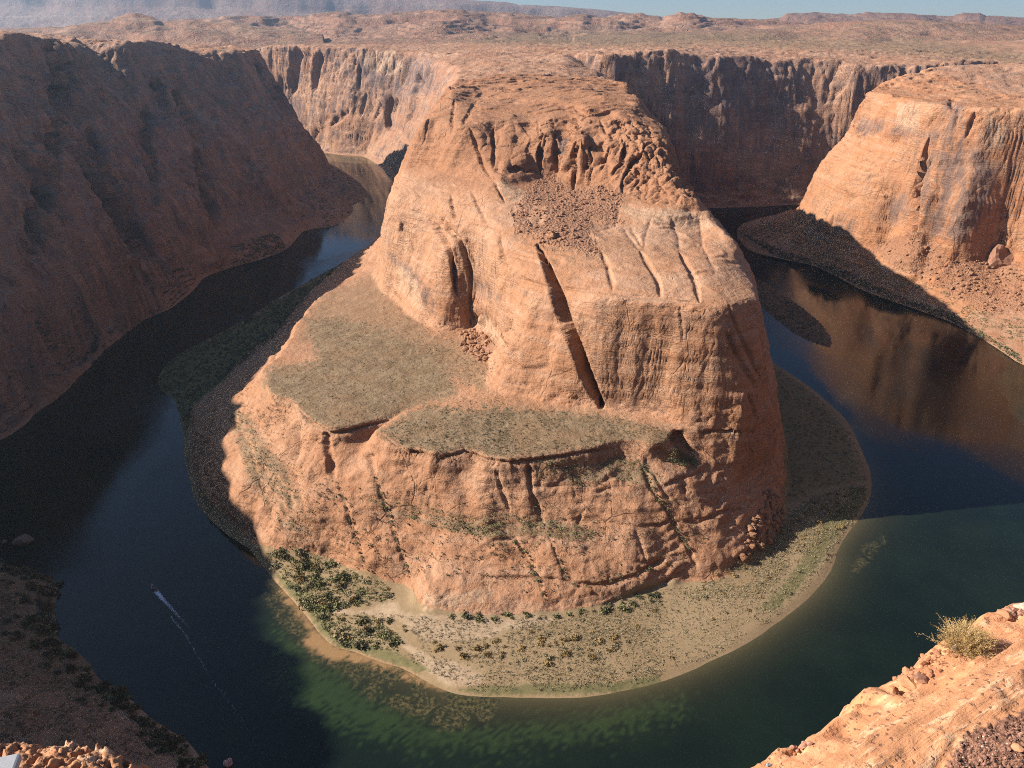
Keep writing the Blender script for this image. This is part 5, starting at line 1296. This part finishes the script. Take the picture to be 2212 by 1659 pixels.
def foreground():
    ZL, ZS = CAMZ - 3.9, CAMZ - 3.45
    e = np.array([W(a, b, ZL)[:2] for a, b in EDGE]); s = np.array([W(a, b, ZS)[:2] for a, b in SLAB])
    far = np.array([(e[-1][0] + 14, e[-1][1] - 1), (25, -12), (e[0][0] - 1, -12)])
    EP = np.concatenate([e, far]); SPo = np.concatenate([s, [(s[-1][0] + 14, s[-1][1] - 1.5), (25, -12), (s[0][0] - .5, -12)]])
    d0 = s[-5] - s[3]; d0 = d0 / np.linalg.norm(d0)
    mt = fg_material("rim_sandstone", d0, (0.58, 0.275, 0.135), (0.70, 0.44, 0.26), (0.17, 0.085, 0.06))
    xs = steps((-2.5, 0, .08), (0, 6.6, .02), (6.6, 14, .1)); ys = steps((-4, 1.6, .1), (1.6, 6.2, .02), (6.2, 14, .12))
    X, Y = np.meshgrid(xs, ys)
    wx = n2(X, Y, .5, 2) * .05 + n2(X, Y, .14, 3) * .022; wy = n2(X, Y, .5, 5) * .05 + n2(X, Y, .14, 6) * .022
    de = dist_poly(X + wx, Y + wy, EP)[0]; ie = inside(X + wx, Y + wy, EP); de = np.where(ie, de, -de)
    ds = dist_poly(X + wx * .4, Y + wy * .4, SPo)[0]; is_ = inside(X + wx * .4, Y + wy * .4, SPo); ds = np.where(is_, ds, -ds)
    u = X * d0[0] + Y * d0[1]; v = -X * d0[1] + Y * d0[0]
    lay = fbm2(u * .22, v, .20, 4, 3) * .022 + fbm2(u * .5, v, 1.3, 3, 9) * .045
    st = .016; q = lay / st; lay = (np.floor(q) + sm(.5, .95, q - np.floor(q))) * st
    zl = ZL + fbm2(X, Y, .7, 4, 6) * .06 + lay * .6 - .10 * sm(.35, 0, de)
    f, b = cell(X / .22 + n2(X, Y, .3), Y / .22, X * 0)
    px, py, _ = proj(X, Y, X * 0 + ZL)
    brok = addp(np.zeros(X.shape, F32), [(R7b([(1270, 860), (1360, 790), (1500, 650), (1640, 640), (1760, 700), (1600, 800), (1420, 900), (1340, 920)]), 12), (R7b([(1950, 420), (2000, 340), (2212, 340), (2212, 410), (2050, 430)]), 10), (R7b([(500, 1310), (620, 1270), (700, 1300), (620, 1350)]), 8)], px, py)
    zl = zl + brok * (sm(0, .25, f) * .04 + (b - .5) * .06 - .03)
    zs = ZS + lay + fbm2(X, Y, .08, 2, 4) * .006
    ks = sm(-.02, .07, ds) * .75 + .25 * sm(-.1, .25, ds)
    Z = zl * (1 - ks) + zs * ks
    gp, gpy, _ = proj(X, Y, X * 0 + ZS)
    grv = pmask(gp, gpy, R7b([(1560, 1600), (1650, 1479), (1720, 1370), (1760, 1290), (1860, 1240), (2000, 1185), (2212, 1105), (2600, 1050), (2600, 1700)]), 12) * ks
    Z = Z + grv * (n2(X, Y, .035, 8) * .010 + n2(X, Y, .09, 9) * .012 + .02)
    drop = np.clip(-de, 0, 99)
    Z = np.where(de < 0, Z - drop * 2.6 - sm(0, .25, drop) * .5, Z)
    Z = Z + np.where(de < .25, n3(X, Y, Z, .4, .10) * .05, 0)
    V = np.stack([X, Y, Z], 2)
    red = np.clip((1 - ks) * sm(0, .08, de) * sm(-.1, .25, n2(X, Y, .5, 12) + .15), 0, 1) * .8 + brok * .6
    A = np.stack([grv, np.clip(red, 0, 1), grv * 0, grv * 0 + 1], -1)
    tag(grid_obj("rim_ledge_ground", V, None, mt, {"gr": A}), "pale orange sandstone ledge at the near canyon rim", kind="structure")
    # left: pitted rock
    TOP = [(-160, 1600), (-60, 1585), (0, 1581), (18, 1577), (32, 1573), (60, 1578), (90, 1575), (120, 1583), (165, 1586), (190, 1590), (212, 1590), (222, 1600), (246, 1604), (262, 1612), (272, 1628), (300, 1640), (312, 1650), (332, 1662), (360, 1700), (380, 1760)]
    ZR = CAMZ - 3.0
    e2 = np.array([W(a, b_, ZR)[:2] for a, b_ in TOP]); EP2 = np.concatenate([e2, [(e2[-1][0] + .3, -8), (-14, -8), (e2[0][0] - 8, e2[0][1] + .3)]])
    mt2 = fg_material("pitted_sandstone", (1, 0), (0.48, 0.235, 0.125), (0.62, 0.39, 0.25), (0.2, 0.1, 0.07), gravel=False)
    xs = steps((-12, -3.6, .12), (-3.6, -.9, .008), (-.9, 1.2, .06)); ys = steps((-4, 1.4, .1), (1.4, 3.1, .008), (3.1, 7, .12))
    X, Y = np.meshgrid(xs, ys)
    wx = n2(X, Y, .12, 2) * .03 + n2(X, Y, .03, 3) * .012; wy = n2(X, Y, .12, 5) * .03 + n2(X, Y, .03, 6) * .012
    de = dist_poly(X + wx, Y + wy, EP2)[0]; de = np.where(inside(X + wx, Y + wy, EP2), de, -de)
    f, b = cell(X / .026 + n2(X, Y, .06) * .5, Y / .026, X * 0); f2, b2 = cell(X / .062 + n2(X, Y, .1), Y / .062, X * 0 + 3)
    Z = ZR + fbm2(X, Y, .6, 3, 6) * .05 + (sm(0, .5, f) * .011 + (b - .5) * .014) + (sm(0, .4, f2) * .012 + (b2 - .5) * .022) - np.maximum(n2(X, Y, .045, 12) - .12, 0) * .08 + n2(X, Y, .012, 5) * .003
    Z = Z - np.clip(.25 - de, 0, .25) * .35
    Z = np.where(de < 0, Z + de * 2.4 + n3(X, Y, Z, .2, .1) * .05, Z)
    tag(grid_obj("rim_rock_ground", np.stack([X, Y, Z], 2), None, mt2), "rough pitted orange rock at the near rim", kind="structure")
    return EP, SPo, ZL, ZS
EPx, SPx, ZL, ZS = foreground()
# pebbles
def pebbles(name, pts, a, b_, m_, seed):
    r = np.random.RandomState(seed); Vs, Fs, k = [], [], 0
    for x, y, z in pts:
        V, F = STN[r.randint(5)]; s = (a + (b_ - a) * r.rand() ** 3) * np.array([1, r.uniform(.7, 1.2), r.uniform(.5, .9)])
        Vs.append(V * s + (x, y, z + s[2] * .3)); Fs.append(F + k); k += len(V)
    o = bpy.data.objects.new(name, mesh_from(name, np.concatenate(Vs), np.concatenate(Fs), m_, False)); COL.objects.link(o); tag(o, kind="stuff")
dg = bpy.context.evaluated_depsgraph_get()
from mathutils.bvhtree import BVHTree
def ground_tree(name):
    o = bpy.data.objects[name]; return BVHTree.FromObject(o, dg)
bpy.context.view_layer.update(); dg = bpy.context.evaluated_depsgraph_get()
GT = ground_tree("rim_ledge_ground"); GT2 = ground_tree("rim_rock_ground")
def cast(px, py, tree=GT):
    u, f, d = ray(px, py); h = tree.ray_cast(Vector((0, 0, CAMZ)), Vector((u, f, -d)).normalized()); return h[0]
def seeds(poly, n, seed, tree=GT):
    r = np.random.RandomState(seed); P = np.array(poly); out = []
    while len(out) < n:
        a = r.uniform(P[:, 0].min(), P[:, 0].max(), 50); b_ = r.uniform(P[:, 1].min(), P[:, 1].max(), 50); k = inside(a, b_, P)
        for x, y in zip(a[k], b_[k]):
            h = cast(x, y, tree)
            if h: out.append(tuple(h))
    return out[:n]
PB = simple("pebble_red", (0.36, 0.19, 0.13), .35, nscale=30); PW = simple("pebble_pale", (0.55, 0.40, 0.30), .3, nscale=30)
GRP = R7b([(1660, 1479), (1760, 1300), (2000, 1200), (2212, 1120), (2212, 1479)])
pebbles("pebbles", seeds(GRP, 520, 1), .004, .013, PB, 1); pebbles("pebbles", seeds(GRP, 26, 2), .003, .009, PW, 2)
BRK = R7b([(1280, 860), (1500, 650), (1650, 640), (1760, 700), (1600, 800), (1420, 900)])
pebbles("pebbles", seeds(BRK, 90, 3), .006, .03, simple("pebble_orange", (0.46, 0.22, 0.12), .25, nscale=20), 3); pebbles("pebbles", seeds(R7b([(2050, 380), (2212, 340), (2212, 410), (2060, 430)]), 60, 4), .008, .04, PB, 4)
pebbles("pebbles", seeds(R7b([(500, 1310), (640, 1280), (700, 1310), (600, 1350)]), 50, 5), .006, .02, PB, 5)
def stone(P, r, m_, label, seed, flat=.6, name="loose_stone"):
    h = cast(*P); V, F = stone_mesh(seed, 2, .2); o = bpy.data.objects.new(name, mesh_from(name, V, F, m_, False)); COL.objects.link(o)
    o.location = (h.x, h.y, h.z + r * flat * .3); o.scale = (r, r * .8, r * flat); o.rotation_euler = (.1, .1, seed)
    tag(o, label, "stone")
SM = simple("loose_stone_rock", (0.48, 0.24, 0.13), .2, nscale=8)
stone(R7b([(2075, 405)])[0], .06, SM, "wedge shaped orange stone lying above the dry bush near the right edge", 21)
stone(R7b([(2190, 355)])[0], .06, PW, "small pale stone at the right edge on the dark crumbly ground", 22)
stone(R7b([(1385, 815)])[0], .05, SM, "rounded orange stone in the broken rock left of the bush", 23)
stone(R7b([(1385, 880)])[0], .065, SM, "orange stone slab in the broken rock just below the rounded stone", 24, .5)
stone(R7b([(1480, 850)])[0], .05, PB, "dark red stone wedged under the broken rock beside the smooth slab", 25, .4)
stone(R7b([(405, 1467)])[0], .02, simple("grey_stone", (.3, .3, .33), .1), "tiny grey pebble near the bottom edge of the ledge", 26, .7)
stone(R7b([(2160, 1340)])[0], .035, SM, "orange stone on the dark gravel in the bottom right corner", 27, .6)

# dry bush on the ledge
def bush():
    root = cast(*R7b([(1790, 640)])[0])
    top = bpy.data.objects.new("dry_bush", None); COL.objects.link(top); top.location = root; top.scale = (.74, .74, .7)
    tag(top, "straw yellow dry bush growing from the ledge over the drop", "bush")
    r = np.random.RandomState(4)
    BV, BF, LV, LF = [], [], [], []
    def tube(P, r0, r1, V, F):
        P = np.array(P); n = len(P)
        for i in range(n):
            d = P[min(i + 1, n - 1)] - P[max(i - 1, 0)]; d /= np.linalg.norm(d) + 1e-9
            a = np.cross(d, (0.3, .2, .9)); a /= np.linalg.norm(a) + 1e-9; b_ = np.cross(d, a); w_ = r0 + (r1 - r0) * i / (n - 1)
            for k in range(3): V.append(P[i] + (a * math.cos(k * 2.094) + b_ * math.sin(k * 2.094)) * w_)
        o = len(V) - 3 * n
        for i in range(n - 1):
            for k in range(3): F.append((o + i * 3 + k, o + i * 3 + (k + 1) % 3, o + i * 3 + 3 + (k + 1) % 3, o + i * 3 + 3 + k))
    def leafs(p_, d, n, s):
        for _ in range(n):
            q = p_ + r.normal(size=3) * s * 1.0; a = r.normal(size=3); a /= np.linalg.norm(a); a = a * .6 + d * .8; b_ = np.cross(a, r.normal(size=3)); b_ /= np.linalg.norm(b_) + 1e-9
            L = s * (.5 + r.rand()); o = len(LV)
            LV.extend([q, q + a * L * .5 + b_ * L * .16, q + a * L, q + a * L * .5 - b_ * L * .16]); LF.append((o, o + 1, o + 2, o + 3))
    for i in range(330):
        th = r.rand() * 6.283; el = math.radians(r.uniform(8, 88)); L = r.uniform(.17, .27) * (1.25 if r.rand() < .08 else 1)
        d = np.array([math.cos(th) * math.cos(el) * 1.25, math.sin(th) * math.cos(el) * 1.05, math.sin(el)])
        base = np.array([math.cos(th) * .06 * r.rand(), math.sin(th) * .05 * r.rand(), 0.0])
        P = [base]; dd = d.copy()
        for k in range(6):
            dd = dd + r.normal(size=3) * .14 + np.array([0, 0, .07]); P.append(P[-1] + dd / np.linalg.norm(dd) * L / 6)
        tube(P, .0022, .0008, BV, BF)
        for k in range(2, 7):
            leafs(P[k], dd, 5, .010)
            if r.rand() < .75:
                e = dd + r.normal(size=3) * .7; e /= np.linalg.norm(e); Q = [P[k], P[k] + e * .022, P[k] + (e + (0, 0, .35)) * .045]
                tube(Q, .0012, .0006, BV, BF); leafs(Q[1], e, 4, .009); leafs(Q[2], e, 5, .009)
    child("branches", BV, BF, simple("dry_twig", (0.52, 0.37, 0.2), .2, nscale=40), top)
    child("foliage", LV, LF, simple("dry_leaf", (0.66, 0.45, 0.18), .3, nscale=25), top)
    h = cast(*R7b([(1716, 645)])[0])
    V, F = stone_mesh(77, 3, .5); me = mesh_from("litter", V, F, simple("white_litter", (0.8, 0.82, 0.85), .1, .5, .4), False)
    o = bpy.data.objects.new("plastic_scrap", me); COL.objects.link(o); o.location = (h.x, h.y, h.z + .02); o.scale = (.022, .016, .03)
    tag(o, "crumpled white scrap of plastic caught at the foot of the dry bush", "litter")
bush()
# grey metal rail end at the lower left corner
def rail():
    zt = CAMZ - 2.1
    c = Vector(W(45, 1624, zt)); c2 = Vector(W(31, 1662, zt)); dr = (c2 - c).normalized(); lf = Vector((-dr.y, dr.x, 0));
    if lf.x > 0: lf = -lf
    top = bpy.data.objects.new("metal_post", None); COL.objects.link(top); top.location = (c.x, c.y, CAMZ - 3.0)
    tag(top, "light grey metal post with a flat cap in the bottom left corner", "post")
    G = simple("galvanised_steel", (0.34, 0.345, 0.36), .08, .45, .5, nscale=20)
    A = c - Vector((0, 0, 0)); w_, l_ = .34, .30
    def slab(a, w1, l1, z0, z1, inset):
        o = a + lf * inset + dr * inset - top.location
        P = [o, o + lf * w1, o + lf * w1 + dr * l1, o + dr * l1]
        V = [(q.x, q.y, z0 - top.location.z) for q in P] + [(q.x, q.y, z1 - top.location.z) for q in P]
        return V, [(0, 1, 2, 3), (7, 6, 5, 4), (4, 5, 1, 0), (5, 6, 2, 1), (6, 7, 3, 2), (7, 4, 0, 3)]
    def bev(o):
        md = o.modifiers.new("bevel", 'BEVEL'); md.width = .008; md.segments = 2
    bev(child("cap", *slab(A, w_, l_, zt - .03, zt, 0), G, top)); bev(child("post_body", *slab(A, w_ - .06, l_ - .06, CAMZ - 3.3, zt - .031, .03), simple("weathered_steel", (.30, .22, .17), .2, .6, .3, nscale=12), top))
rail()
print("done", round(time.time() - T0, 1))
